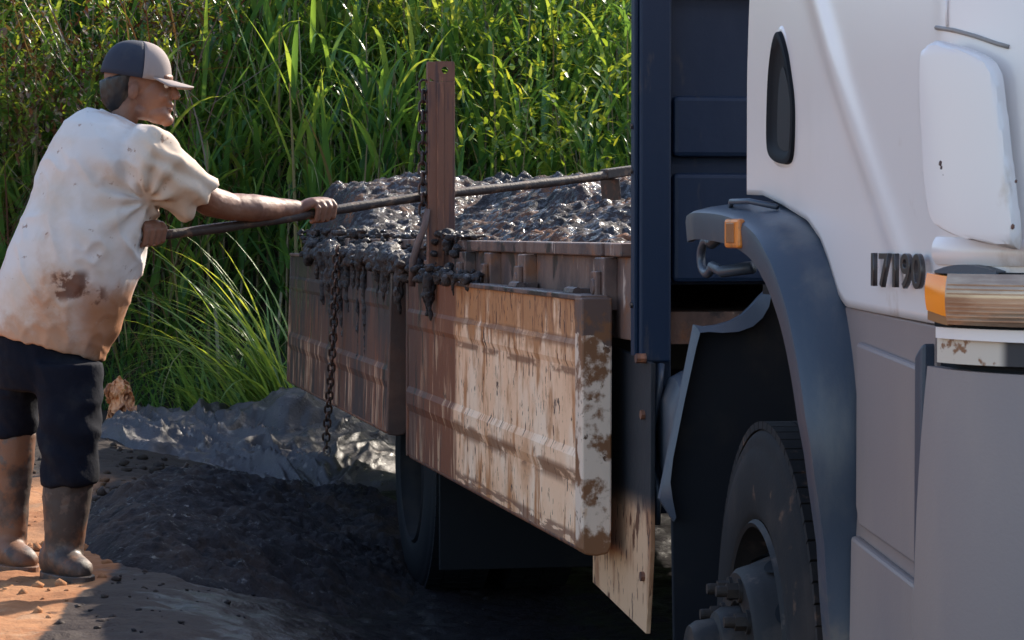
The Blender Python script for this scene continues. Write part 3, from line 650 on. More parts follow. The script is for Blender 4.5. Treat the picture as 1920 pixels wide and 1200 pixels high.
# ribbed inner reflector lines moulded in the lens
for k in range(9):
    z = 1.256+.0072*k
    band('lens_rib', s_b+.004, s_d, lin(z, z-.003), lin(z+.0022, z-.0008), .046, .0505+.003*math.sin(math.pi*(k+1)/10), bpy.data.materials['warm_clear_lens'], lamp, n=24, m=1)
band('lamp_brow', s_a+.012, s_c, lambda t: 1.333-.003*t, lambda t: 1.337+.010*math.sin(math.pi*t), .0, .040, M['plastic'], lamp, n=16)
band('lamp_trim', S_(1745, .04), s_d, lin(1.226, 1.213), lin(1.2440, 1.2368), -.02, .030, M['whitepaint'], truck, n=26, bulge=.0)
band('lower_valance', S_(1757, .02), s_d, lin(1.185, 1.178), lin(1.2255, 1.2125), -.02, .020, M['valance'], truck, n=20)
# the fold of white bodywork above the lamp
band('front_fold', S_(1748, .01), s_d, lin(1.346, 1.342), lin(1.392, 1.378), -.01, .004, M['whitepaint'], truck, n=24, bulge=.008)
# ---- lower front corner: step panel, gap, bumper
arch_in = [(p.x+.010, p.y) for p in P2 if p.x > .575]
pts = [(arch_in[0][0], 1.262)]+[q for q in arch_in if q[1] < 1.25]+[(.93, .40), (1.03, .38), (1.096, .40), (1.100, 1.20), (1.105, 1.243)]
bm = BM(); prism(bm, pts, .006, .05)
step = obj('step_panel', bm, M['greypanel'], truck, bevel=.004)
bm = BM()       # raised main face with folded creases
def face_y(x_, z): return 0.
up = [(.665, 1.195), (1.05, 1.165), (1.05, .815), (.72, .87)]
prism(bm, [(.715, 1.20), (1.045, 1.172), (1.045, .83), (.735, .865), (.715, .90)], -.006, .010); 
obj('step_face', bm, M['greypanel'], step, bevel=.007)
bm = BM(); prism(bm, [(.70, .845), (1.045, .800), (1.045, .42), (.695, .42), (.690, .60)], -.010, .010); obj('step_face', bm, M['greypanel'], step, bevel=.007)
bm = BM(); prism(bm, [(1.058, 1.19), (1.098, 1.215), (1.098, .40), (1.058, .41)], -.016, .012); obj('step_edge', bm, M['plastic'], step, bevel=.007)
sB = S_(1752, .0)
bm = BM(); box(bm, 1.100, 1.20, .03, .3, .36, 1.22); obj('bumper_backing', bm, M['black'], truck)
prof_b = lambda t: 1.176-.012*min(1, t*6)
bmp = band('bumper', sB, S_(1919)+2.2, lin(.30, .30), prof_b, -.03, .012, M['greypanel'], truck, n=60, bulge=.022, m=14)
band('bumper_gap', sB, S_(1919)+2.2, lin(1.160, 1.160), lin(1.186, 1.178), -.05, -.012, M['black'], truck, n=40)
bm = BM(); box(bm, 1.40, 1.43, .5, W-.5, 1.22, 1.9); obj('grille', bm, M['black'], truck)
# ---- wheel well behind the front wheel: liner, bracket, tank, hook
bm = BM(); path = [(.50, 1.33), (.2, 1.36), (-.1, 1.33), (-.35, 1.27), (-.50, 1.17), (-.62, 1.0), (-.70, .82), (-.72, .66), (-.72, .40)]
A = [bm.verts.new((a, .36, b)) for a, b in path]; B = [bm.verts.new((a, .62, b)) for a, b in path]
for k in range(len(path)-1): bm.faces.new((A[k], A[k+1], B[k+1], B[k]))
lin_ = obj('wheel_liner', bm, M['liner'], truck, smooth=True); m_ = lin_.modifiers.new('t', 'SOLIDIFY'); m_.thickness = .012
def locx(x, y, xl):
    d = ray(x, y); t = (xl+OX*fx.x+OY*fx.y)/(d.x*fx.x+d.y*fx.y); p = Vector((0, 0, CAMH))+d*t
    return ((p.x-OX)*iy.x+(p.y-OY)*iy.y, p.z)
# rear half of the inner guard: a sheet across the arch with a rolled rim along its top and outer edge
out_ = [(1440, 541), (1425, 556), (1408, 575), (1392, 590), (1370, 602), (1345, 609), (1322, 612), (1303, 609), (1297, 640), (1287, 690), (1276, 740), (1264, 800), (1252, 860), (1243, 905), (1237, 935), (1264, 978)]
in_ = [(1448, 546), (1442, 575), (1430, 596), (1412, 612), (1385, 622), (1355, 624), (1330, 622), (1313, 624), (1306, 650), (1295, 700), (1284, 750), (1272, 810), (1262, 860), (1257, 905), (1262, 940), (1268, 970)]
A_ = [locx(x, y, -.56) for x, y in out_]; B_ = [locx(x, y, -.545) for x, y in in_]
bm = BM(); a = [[bm.verts.new((-.56+dx, p[0], p[1])) for p in A_] for dx in (0, -.02)]; b = [[bm.verts.new((-.545+dx, p[0], p[1])) for p in B_] for dx in (0, -.03)]
for k in range(len(A_)-1):
    bm.faces.new((a[0][k], a[0][k+1], b[0][k+1], b[0][k])); bm.faces.new((a[1][k], b[1][k], b[1][k+1], a[1][k+1])); bm.faces.new((a[0][k], a[1][k], a[1][k+1], a[0][k+1])); bm.faces.new((b[0][k], b[0][k+1], b[1][k+1], b[1][k]))
obj('liner_rim', bm, M['plastic'], lin_, smooth=True, auto=40)
bm = BM(); prism(bm, [(p[0], p[1]) for p in B_]+[(B_[-1][0]+.01, .22), (.62, .22), (.62, 1.27)], -.60, -.585, 'x'); obj('inner_guard', bm, M['liner'], lin_, bevel=.003)  # foot of the guard lengthened to stop sun coming under the truck
bm = BM()
rings = []
for yy, rr in ((.00, .085), (.02, .135), (.05, .15), (.5, .15), (.56, .12)):
    rings.append((Vector((-.95, yy+.055, .905)), Vector((rr, 0, 0)), Vector((0, 0, rr*1.05))))
loft(bm, rings, 28); obj('air_tank', bm, M['plastic'], truck, smooth=True, auto=40)
bm = BM(); tube(bm, [(-1.0, .06, 1.075), (-.98, .05, 1.02), (-1.02, .045, .93), (-1.05, .045, .84), (-.99, .05, .76), (-1.0, .05, .68)], .009, 8); obj('hose', bm, M['plastic'], truck, smooth=True)
bm = BM()
pts = [(-.275+.050*math.cos(a), -.02, 1.345+.036*math.sin(a)) for a in np.linspace(R(50), R(330), 16)]
tube(bm, pts, .010, 8); tube(bm, [(-.235, -.02, 1.327), (-.19, -.01, 1.315), (-.12, .04, 1.325)], [.011, .013, .014], 8); tube(bm, [(-.243, -.02, 1.373), (-.21, 0, 1.395), (-.15, .03, 1.40)], .012, 8)
obj('step_bracket', bm, M['plastic'], truck, smooth=True)
# ---- headboard
hb = bpy.data.objects.new('headboard', None); C.objects.link(hb); hb.parent = truck; hb.location = (-1.0, 0, 1.08)
def hobj(name, bm, mat, **k): return obj(name, bm, mat, hb, **k)
def hbox(bm, x0, x1, y0, y1, z0, z1): box(bm, x0+1.0-1.0+1.0, x1+1.0, y0, y1, z0-1.08, z1-1.08)
bm = BM(); hbox(bm, -1.06, -1.0, .006, .085, 1.08, 3.05); hobj('post', bm, M['navy'], bevel=.006)
bm = BM(); hbox(bm, -1.05, -1.015, -.006, .0055, 1.095, 3.0); hobj('post_flange', bm, M['navy'], bevel=.003)
bm = BM(); hbox(bm, -1.10, -1.0, W-.085, W-.002, 1.08, 3.05); hobj('post', bm, M['navy'], bevel=.006)
bm = BM(); hbox(bm, -1.075, -1.055, .08, W-.08, 1.27, 3.0); hobj('board', bm, M['navy'])
for (za, zb, yy) in ((1.275, 1.545, 0), (1.585, 1.735, 0), (1.98, 2.25, 0), (2.3, 2.6, 0), (2.65, 2.95, 0)):
    bm = BM(); hbox(bm, -1.056, -1.018, .095, W-.095, za, zb); hobj('pressed_panel', bm, M['navy'], bevel=.012)
bm = BM(); hbox(bm, -1.10, -1.02, .06, W-.06, 3.0, 3.06); hobj('top_rail', bm, M['navy'], bevel=.005)
bm = BM()
tube(bm, [(-1.0+1, -.005, .01), (-1.0+1, .02, .01)], .012, 8); hobj('bolt', bm, M['rust'])
for zz in (1.22, 1.55, 1.66):
    bm = BM(); tube(bm, [(-.03, -.012, zz-1.08), (-.03, -.005, zz-1.08)], .007, 8); hobj('bolt', bm, M['chrome'])
# ---- bed: floor, side rails, ribs and pockets
bed = bpy.data.objects.new('bed', None); C.objects.link(bed); bed.parent = truck
def bobj(name, bm, mat, **k): return obj(name, bm, mat, bed, **k)
BX0, BX1 = -8.0, -1.10
bm = BM(); box(bm, BX0, BX1, .06, W-.06, 1.12, 1.20); bobj('bed_floor', bm, M['rail'])
bm = BM()
for xx in np.arange(-7.8, -1.2, .6): box(bm, xx, xx+.07, .1, W-.1, 1.025, 1.118)
bobj('cross_member', bm, M['frame'])
for s0 in (0, 1):
    Y0, Y1 = (.0, .05) if s0 == 0 else (W-.05, W)
    for xa, xb in ((BX0, -4.62), (-4.55, -3.4), (-3.33, -2.38), (-2.31, -1.32), (-1.28, BX1)):
        bm = BM(); box(bm, xa, xb, Y0-(.020 if s0 == 0 else 0), Y1+(.020 if s0 else 0), 1.338, 1.372); bobj('rail_lip', bm, M['rail'], bevel=.004)
        bm = BM(); box(bm, xa+.004, xb-.004, Y0+.006, Y1-.006, 1.13, 1.3375); bobj('side_plate', bm, M['rail'], bevel=.003)
    if s0 == 0:
        for xx in (-4.58, -3.36, -2.34, -1.30, -4.05, -2.9, -5.9, -7.2):
            bm = BM(); box(bm, xx-.055, xx+.055, -.030, .008, 1.20, 1.335); box(bm, xx-.03, xx+.03, -.045, -.03, 1.22, 1.30)
            tube(bm, [(xx, -.05, 1.26), (xx, -.02, 1.26)], .022, 10); bobj('stake_pocket', bm, M['rail'], bevel=.004)
bm = BM(); loft(bm, [(Vector((xx, W-.34, .70)), Vector((0, .29*k_, 0)), Vector((0, 0, .33*k_))) for xx, k_ in ((-3.9, .9), (-3.87, 1), (-.95, 1), (-.92, .9))], 28); obj('far_sun_block', bm, M['frame'], truck, smooth=True, auto=40)  # unseen tank shape added to stop sun passing under the truck
bm = BM(); box(bm, -3.5, -1.4, W-.16, W-.12, .22, .45); obj('low_sun_block', bm, M['frame'], truck, bevel=.01)  # unseen low bar added on the far side, closing the same sun path
# far side boards and tailgate stay closed
bm = BM(); box(bm, BX0, BX1, W-.02, W+.04, 1.376, 1.60); bobj('far_side_board', bm, M['panel'])
# ---- dropped side panels
def drop_panel(xa, xb, zt, zb, yo, tilt=0., cw=.085, cm='cappaint'):
    L = xb-xa; e = bpy.data.objects.new('drop_side', None); C.objects.link(e); e.parent = truck
    # face profile (y outward negative, z): two pressed ribs
    H = zt-zb; zz = lambda f: zt-H*f
    prof = [(0, 0), (0, .165), (-.006, .185), (-.006, .255), (0, .280), (0, .605), (-.010, .635), (-.010, .700), (0, .745), (0, 1.0)]
    bm = BM(); fr = []; 
    for y_, f in prof: fr.append((yo+y_+tilt*f, zz(f)))
    back = [(yo+.05+tilt, zb), (yo+.05, zt)]
    prism(bm, [(a, b) for a, b in fr+back], xa+.02, xb-cw, 'x')
    pn = obj('panel_face', bm, M['panel'], e, bevel=.004)
    bm = BM(); box(bm, xa, xb-.02, yo-.010, yo+.062, zt-.004, zt+.010); obj('top_edge', bm, M['rail'], e, bevel=.003)
    bm = BM(); prism(bm, [(yo-.006, zt-.005), (yo+.055, zt-.005), (yo+.055+tilt, zb-.004), (yo-.006+tilt, zb-.004)], xa-.008, xa+.0195, 'x'); obj('end_frame', bm, M['panel'], e, bevel=.004)
    # folded end, deeper than the face, with rounded foot
    pr = [(yo-.012, zt+.004), (yo+.068, zt+.004), (yo+.066+tilt, zb+.012), (yo+.058+tilt, zb-.006), (yo+.03+tilt, zb-.012), (yo-.002+tilt, zb-.008), (yo-.010+tilt, zb+.006)]
    bm = BM(); prism(bm, pr, xb-cw+.001, xb, 'x'); obj('end_cap', bm, M[cm], e, bevel=.005)
    bm = BM(); tube(bm, [(xa+.03, yo+tilt+.01, zb-.002), (xb-.09, yo+tilt+.01, zb-.002)], .010, 8); obj('bottom_edge', bm, M['rust'], e, smooth=True)
    for k in range(4):
        xx = xa+L*(.1+.26*k); bm = BM(); tube(bm, [(xx, yo+.03, zt+.012), (xx+.12, yo+.03, zt+.012)], .014, 8); box(bm, xx+.02, xx+.10, yo+.03, .0, zt+.006, zt+.022); obj('hinge', bm, M['rail'], e)
    return e
drop_panel(-4.20, -1.20, 1.230, .592, -.085)
drop_panel(-7.98, -4.42, 1.285, .655, -.10, -.02, .035, 'panel')
# corner plate and slack at the front of the first panel
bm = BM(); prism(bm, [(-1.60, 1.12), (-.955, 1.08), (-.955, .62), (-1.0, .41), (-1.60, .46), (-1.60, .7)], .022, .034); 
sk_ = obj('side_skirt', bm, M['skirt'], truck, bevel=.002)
for xx, zz in ((-1.5, .60), (-1.5, .95), (-1.02, .55), (-1.02, .95)):
    bm = BM(); tube(bm, [(xx, .012, zz), (xx, .022, zz)], .012, 8); obj('bolt', bm, M['rust'], sk_)
bm = BM(); prism(bm, [(-1.19, 1.36), (-1.06, 1.36), (-1.06, .7), (-1.19, .7)], .036, .10); obj('mounting_bracket', bm, M['navy'], truck, bevel=.004)
for ya, yb in ((.04, .66), (W-.66, W-.04)):  # added black sheets standing in for the dark under the bed
    bm = BM(); box(bm, -4.27, -4.25, ya, yb, .16, 1.04); obj('shade_flap', bm, M['black'], truck, bevel=.003)
# ---- stake with hole, slack strap and its chain strip
stake = bpy.data.objects.new('stake', None); C.objects.link(stake); stake.parent = truck; stake.location = (-3.85, -.026, 1.15)
bm = BM()
w0, w1 = -.038, .056
out = [(w0, .0), (w0, .835), (w0+.008, .846), (w1-.008, .846), (w1, .835), (w1, .0)]
for k in range(len(out)): pass
hole_c = ((w0+w1)/2+.012, .815); hr_ = .012; nh = 16
vo = [bm.verts.new((0, a, b)) for a, b in out]
# front face as two strips round the hole: an octagon ring near the top
sq = [(w0, .775), (w1, .775)]
bm.free(); bm = BM()
prism(bm, [(w0, 0), (w1, 0), (w1, .776), (w0, .776)], -.004, 0, 'x')
ringi = [(hole_c[0]+hr_*math.cos(a), hole_c[1]+hr_*math.sin(a)) for a in [2*math.pi*k/nh for k in range(nh)]]
def sqp(a):
    dx_, dz_ = math.cos(a), math.sin(a); ts = []
    for d_, lo_, hi_, c_ in ((dx_, w0, w1, hole_c[0]), (dz_, .7765, .846, hole_c[1])):
        if abs(d_) > 1e-6: ts.append(((hi_ if d_ > 0 else lo_)-c_)/d_)
    t = min(ts); return (hole_c[0]+dx_*t, hole_c[1]+dz_*t)
ango = sorted(set([2*math.pi*k/nh for k in range(nh)]))
ro_ = [sqp(a) for a in ango]
for xx in (-.004, 0):
    vi = [bm.verts.new((xx, *p)) for p in ringi]; vq = [bm.verts.new((xx, *p)) for p in ro_]
    for k in range(nh): bm.faces.new((vi[k], vi[(k+1) % nh], vq[(k+1) % nh], vq[k]))
box(bm, -.05, -.0045, w0, w0+.006, 0, .845); box(bm, -.05, -.0045, w1-.006, w1, 0, .84); box(bm, -.05, -.0045, w0+.0065, w1-.0065, .838, .844)
obj('stake_channel', bm, M['rust'], stake, bevel=.0015)
bm = BM(); prism(bm, [(w0+.03, .03), (w0+.055, .03), (w0+.055, .77), (w0+.03, .77)], .0, .004, 'x'); obj('weld_strip', bm, M['rust'], stake, bevel=.0015)
bm = BM(); tube(bm, [(.01, w0-.004, .33), (.014, w0-.016, .27), (.016, w0-.040, .21), (.02, w0-.058, .15), (.02, w0-.062, .06)], [.010, .012, .013, .014, .012], 8); obj('slack_strap', bm, M['rail'], stake, smooth=True)
# chain links: shared mesh
bml = BM()
def linkpts(a, b, n=18): return [(a*math.cos(t), 0, b*math.sin(t)+(b*.35 if math.sin(t) > 0 else -b*.35)) for t in [2*math.pi*k/n for k in range(n)]]
pts = linkpts(.0145, .0165)
rings = []
for i, p in enumerate(pts):
    p = Vector(p); t = (Vector(pts[(i+1) % 18])-Vector(pts[i-1])).normalized(); u = Vector((0, 1, 0)); v = t.cross(u)
    rings.append([bml.verts.new(p+(u*math.cos(a)+v*math.sin(a))*.0052) for a in [2*math.pi*k/6 for k in range(6)]])
for i in range(18):
    a, b = rings[i], rings[(i+1) % 18]
    for k in range(6): bml.faces.new((a[k], a[(k+1) % 6], b[(k+1) % 6], b[k]))
bmesh.ops.recalc_face_normals(bml, faces=bml.faces)
lme = bpy.data.meshes.new('chain_link'); bml.to_mesh(lme); bml.free(); lme.materials.append(M['chain'])
def chain(parent, pts, step=.036):
    pts = [Vector(p) for p in pts]; L = [0]
    for a, b in zip(pts, pts[1:]): L.append(L[-1]+(b-a).length)
    n = int(L[-1]/step)
    for i in range(n):
        s = i*step; k = max(j for j in range(len(L)-1) if L[j] <= s); t = (s-L[k])/(L[k+1]-L[k]); p = pts[k].lerp(pts[k+1], t); d = (pts[k+1]-pts[k]).normalized()
        o = bpy.data.objects.new('chain_link', lme); C.objects.link(o); o.parent = parent; o.location = p
        q = d.to_track_quat('Z', 'Y') @ Matrix.Rotation(R(25 if i % 2 else 115)+random.uniform(-.25, .25), 3, 'Z').to_quaternion(); o.rotation_euler = q.to_euler()
ch = bpy.data.objects.new('chain', None); C.objects.link(ch); ch.parent = truck; ch.location = (-6.6, -.15, 1.3)
cp = []
for px_, py_ in ((632, 470), (630, 520), (626, 600), (622, 680), (616, 760), (611, 830), (614, 862)):
    p = loc(px_, py_, -.155); cp.append((p[0]+6.6, -.155+.15, p[1]-1.3))
chain(ch, cp)
sc_ = bpy.data.objects.new('chain', None); C.objects.link(sc_); sc_.parent = stake; sc_.location = (-.03, w0-.012, .0)
chain(sc_, [(0, 0, .76), (0, -.004, .5), (0, .0, .24)])
# ============================================================= the load
def lw(lx, ly): return OX+fx.x*lx+iy.x*ly, OY+fx.y*lx+iy.y*ly
lx = np.arange(-8.15, -1.10, .010); ly = np.arange(-.10, 2.30, .0135); LX, LY = np.meshgrid(lx, ly)
WX0, WY0 = lw(LX, LY)
plate = 1.395+.0165*WY0+.03*fbm(LX*.9, LY*1.2, 3)
front = 1.335+.02*fbm(LX*2, LY*2, 5)
base = front+(plate-front)*sm(LY, .05, .95+.35*fbm(LX*1.1, LY*.6, 7))
base = np.maximum(base, front+(plate+.035-front)*sm(LY, -.09, .12)*np.exp(-(np.clip(LX+7.2, 0, None)/.75)**2))
hollow = -.11*np.exp(-((LX+3.2)/.9)**2-((LY-.75)/.33)**2)-.08*np.exp(-((LX+5.8)/.5)**2-((LY-.5)/.25)**2)
bigl = .075*fbm(LX*1.7, LY*2.4, 1, 4)+.05*(1-np.abs(fbm(LX*2.6, LY*3.4, 6, 3))*2.2).clip(-1, 1)*sm(LY, .1, .5)
patch = sm(fbm(LX*1.5, LY*2, 12, 2), -.15, .25)
fine = (.030*lumps(LX*9+2*fbm(LX*4, LY*4), LY*11, 2)+.017*lumps(LX*21+2*fbm(LX*9, LY*9), LY*25, 9))*(.25+.75*patch)+.026*fbm(LX*12, LY*14, 2, 4)+.008*fbm(LX*45, LY*45, 3, 2)
Zl = base+hollow+bigl*sm(LY, -.02, .4)+fine-.035
edge = sm(LY, -.10, -.02)*sm(LX, -8.15, -8.0); Zl = 1.05+(Zl-1.05)*edge
keepm = (LY > .012) | (LX < -4.75)
WX, WY = lw(LX, LY)
load = gridmesh('mud_load', WX, WY, Zl, M['load'], mask=keepm)
tag(load, 'lumpy heap of wet dark mud loaded on the truck bed', 'mud load')
# mud hanging over the edge of the rear side panel
def drips(name, spec, parent=None):
    bm = BM()
    for px_, py_, w_, L_ in spec:
        p = loc(px_, py_, -.125); x_, z_ = p; n = max(3, int(L_/.05)); pts = []
        for k in range(n+1):
            t = k/n; X_, Y_ = lw(x_+random.uniform(-.01, .01), -.106-.004*math.sin(t*3)); pts.append((X_, Y_, z_-L_*t))
        tube(bm, pts, [w_*(1-.65*(k/n)**1.3)*(1+random.uniform(-.2, .2)) for k in range(n+1)], 8)
    return bm
spec = [(600, 470, .022, .24), (612, 470, .030, .30), (622, 470, .034, .46), (634, 470, .028, .36), (645, 480, .028, .24), (664, 490, .013, .42), (677, 490, .017, .40), (700, 490, .014, .14), (714, 490, .022, .16), (722, 500, .012, .16), (790, 515, .020, .14), (797, 515, .022, .16), (588, 465, .026, .14), (840, 520, .014, .06), (740, 490, .022, .20), (655, 480, .02, .16)]
bm = drips('drip', spec)
for i in range(26):
    px_ = 578+185*i/25; p = loc(px_, np.interp(px_, [575, 640, 700, 765], [470, 482, 484, 500]), -.09); X_, Y_ = lw(p[0]+random.uniform(-.05, .05), random.uniform(-.095, -.05))
    bmesh.ops.create_icosphere(bm, subdivisions=2, radius=1, matrix=Matrix.Translation((X_, Y_, p[1]+random.uniform(-.02, .02))) @ Matrix.Diagonal((.045, random.uniform(.10, .20), random.uniform(.028, .055), 1)))
# lumps resting on the hinge line
for i in range(900):
    px_ = random.uniform(572, 760) if i < 740 else random.uniform(760, 880); u = random.random()
    top_ = np.interp(px_, [575, 640, 700, 755, 880], [462, 478, 475, 500, 520]); p = loc(px_, top_+random.uniform(-6, 22), -.10)
    X_, Y_ = lw(p[0], random.uniform(-.125, -.02)); r_ = (.005+.016*random.random()**2)*(1.3 if 640 < px_ < 755 else 1)
    bmesh.ops.create_icosphere(bm, subdivisions=1, radius=r_, matrix=Matrix.Translation((X_, Y_, p[1]+random.uniform(-.004, .012))) @ Matrix.Diagonal((1.3, 1.2, .8, 1)))
for i in range(620):
    px_ = random.choice((random.uniform(572, 800), random.uniform(575, 700), random.uniform(820, 880))); p = loc(px_, 444, -.0)
    ly_ = random.uniform(-.05, .06); X_, Y_ = lw(p[0], ly_); r_ = .005+.018*random.random()**2
    if px_ > 700: r_ *= .75
    bmesh.ops.create_icosphere(bm, subdivisions=1, radius=r_, matrix=Matrix.Translation((X_, Y_, 1.372+random.uniform(-.05 if ly_ < -.022 else 0, .022 if px_ > 700 else .04))) @ Matrix.Diagonal((1.4, 1.3, .75, 1)))
def dz(co): return .006*lumps(co[:, 0]*45+co[:, 1]*9, co[:, 2]*45, 4)+.018*fbm(co[:, 0]*28, co[:, 1]*28, co[:, 2]*20, 4)-.002
o = remeshed('mud_spill', bm, .0065, 3, M['mudwet'], None, disp=dz); o['kind'] = 'stuff'
tag(o, 'clumps of wet mud hanging and dripping over the hinge line of the rear drop side', 'mud')
# ============================================================= WORKER
def pt(x, y, Y): return at(x, y, Y+.10)
person = empty('person', 'worker in a muddy white shirt, dark trousers, cap and rubber boots pushing a long pole', 'person', (-1.42, 8.7, .29))
def pp(name, bm, voxel, it, mat, disp=None):
    o = remeshed(name, bm, voxel, it, mat, person, disp)
    v = o.data; n = len(v.vertices); co = np.empty(n*3); v.vertices.foreach_get('co', co); co = co.reshape(-1, 3)-np.array(person.location)
    # geometry is modelled in world metres: keep that for the procedural stains by moving the object, not the mesh
    o.location = -Vector(person.location); return o
YB = 8.55
# ---- shirt: torso rings given by left and right silhouette, then sleeves
rings = []
for (yl, yr, xl, xr, dep, Yc) in [
    (196, 216, 168, 236, .060, 8.62), (204, 224, 145, 252, .10, 8.61), (222, 246, 118, 282, .155, 8.59), (255, 275, 97, 303, .185, 8.58), (300, 310, 80, 312, .195, 8.57), (350, 350, 62, 306, .185, 8.56),
    (400, 398, 40, 300, .205, 8.55), (450, 450, 16, 286, .225, 8.55), (500, 505, 0, 268, .225, 8.55), (550, 565, -14, 248, .215, 8.56), (600, 625, -22, 225, .19, 8.57), (622, 681, -22, 195, .19, 8.58)]:
    a = pt(xl, yl, Yc); b = pt(xr, yr, Yc); c = (a+b)/2; u = (b-a)/2; u.y += .02
    rings.append((c, u, Vector((-.12*dep, dep, 0))))
bm = BM(); loft(bm, rings, 32)
SH = pt(268, 300, 8.44)
loft(bm, [(pt(238, 285, 8.50), Vector((.0, .10, 0)), Vector((.03, 0, .10))), (pt(272, 298, 8.45), Vector((-.02, .10, 0)), Vector((.05, 0, .105))), (pt(312, 325, 8.47), Vector((-.02, .092, 0)), Vector((.045, 0, .092))),
          (pt(350, 352, 8.52), Vector((-.03, .082, 0)), Vector((.050, 0, .078))), (pt(377, 372, 8.56), Vector((-.03, .078, 0)), Vector((.058, 0, .074))), (pt(382, 374, 8.565), Vector((-.03, .078, 0)), Vector((.058, 0, .074)))], 24)
limb(bm, [pt(235, 300, 8.74), pt(222, 370, 8.83), pt(214, 425, 8.84)], [.10, .09, .085])
def shirt_disp(co):
    X, Y, Z = co[:, 0], co[:, 1], co[:, 2]
    d = .008*fbm(X*4+Z*3, Y*4, Z*2.0, 2)-.006
    # folds radiating from the armpit and drag folds on the back
    ax, az = -1.165, 1.50; r = np.hypot(X-ax, Z-az); th = np.arctan2(Z-az, X-ax)
    d += .011*np.exp(-(r/.19)**2)*np.sin(th*9+2*fbm(X*6, Y*6, Z*6))*sm(r, .01, .05)
    w_ = (1-np.abs(fbm(X*5+Z*3.5, Y*3, Z*2.5-X*3, 3))*1.5).clip(0, 1)**5; d += .011*(w_-.2); w2 = (1-np.abs(fbm(X*11+Z*7, Y*6, Z*5-X*6, 2))*1.5).clip(0, 1)**4; d += .003*(w2-.3)
    d += .006*np.sin((X*1.0+Z*.55)*62+3*fbm(X*4, Y*4, Z*4))*sm(Z, 1.15, .9)*.7
    sl = sm(X, -1.20, -1.14)*sm(Z, 1.35, 1.42); d += sl*.005*np.sin((X*.7+Z*1.0)*95+3*fbm(X*9, Y*5, Z*9))
    return d
shirt = pp('shirt', bm, .008, 9, M['shirt'], shirt_disp)
# collar rib
bm = BM(); cc = pt(228, 226, 8.62); pts = []
for k in range(25):
    a = 2*math.pi*k/24; pts.append(cc+Vector((math.cos(a)*.066, math.sin(a)*.064, -.032*math.cos(a))))
tube(bm, pts, .007, 8, False); co_ = obj('collar', bm, M['shirt'], person, smooth=True); co_.location = -Vector(person.location)
# ---- trousers
bm = BM()
def lring(xl, xr, y, Y, dep): 
    a, b = pt(xl, y, Y), pt(xr, y, Y); return ((a+b)/2, (b-a)/2, Vector((0, dep, 0)))
loft(bm, [lring(-8, 178, 590, 8.58, .15), lring(-6, 186, 640, 8.58, .17), lring(-6, 192, 690, 8.58, .17), lring(0, 190, 730, 8.58, .15)], 28)
loft(bm, [lring(60, 193, 680, 8.46, .11), lring(70, 192, 730, 8.46, .11), lring(73, 188, 790, 8.45, .105), lring(74, 186, 850, 8.45, .10), lring(78, 184, 895, 8.45, .10), lring(79, 183, 911, 8.45, .098)], 26)
loft(bm, [lring(-8, 85, 680, 8.74, .11), lring(-8, 78, 730, 8.75, .10), lring(-10, 72, 780, 8.76, .09), lring(-8, 66, 818, 8.77, .085)], 26)
def tdisp(co):
    X, Y, Z = co[:, 0], co[:, 1], co[:, 2]
    return .010*(1-np.abs(fbm(X*7, Y*4, Z*7+X*5, 3)))**4+.006*np.sin(Z*48+X*30+4*fbm(X*5, Y*5, Z*4))*sm(Z, .9, .72)-.004
trs = pp('trousers', bm, .011, 3, M['trousers'], tdisp)
# ---- rubber boots
def boot(prof, ankle, heel, toe, Yb, zfl):
    bm = BM(); loft(bm, prof, 24)
    h, t = Vector(heel), Vector(toe); d = (t-h); L = d.length; d.normalize(); s = Vector((-d.y, d.x, 0)).normalized(); up = Vector((0, 0, 1))
    loft(bm, [(h+up*.045+d*(-.005), s*.020, up*.035), (h+up*.06+d*.01, s*.046, up*.058), (h+d*L*.35+up*.066, s*.048, up*.062), (h+d*L*.62+up*.052, s*.051, up*.048), (h+d*L*.88+up*.043, s*.053, up*.040), (h+d*L*1.08+up*.037, s*.045, up*.033), (h+d*L*1.17+up*.032, s*.022, up*.018)], 20)
    o = pp('boot', bm, .009, 3, M['boot'], lambda co: .004*fbm(co[:, 0]*14, co[:, 1]*14, co[:, 2]*22, 3))
    bm = BM(); ol = []
    for k in range(28):
        a = 2*math.pi*k/28; ca, sa = math.cos(a), math.sin(a); wdt = .060*(1+.10*ca); p = h+d*(L*.58+ca*(L*.6+.02))+s*sa*wdt; ol.append((p.x, p.y))
    prism(bm, ol, h.z-.004, h.z+.020, 'z'); so_ = obj('sole', bm, M['boot'], o, bevel=.003)
    return o
g1, g2 = .300, .285
z1 = pt(120, 1086, 8.42).z; z2 = pt(30, 1066, 8.74).z
boot([lring(81, 176, 896, 8.45, .078), lring(79, 172, 935, 8.45, .076), lring(82, 165, 980, 8.45, .068), lring(84, 158, 1020, 8.45, .058), lring(84, 156, 1050, 8.45, .056)], None,
     (pt(90, 1080, 8.50).x, 8.60, z1), (pt(150, 1080, 8.36).x, 8.46, z1), 8.45, z1)
boot([lring(-12, 68, 808, 8.77, .075), lring(-14, 64, 860, 8.77, .072), lring(-8, 56, 930, 8.77, .062), lring(-4, 52, 990, 8.77, .056), lring(-4, 50, 1030, 8.77, .054)], None,
     (pt(-4, 1066, 8.84).x, 8.92, z2), (pt(52, 1066, 8.72).x, 8.76, z2), 8.77, z2)
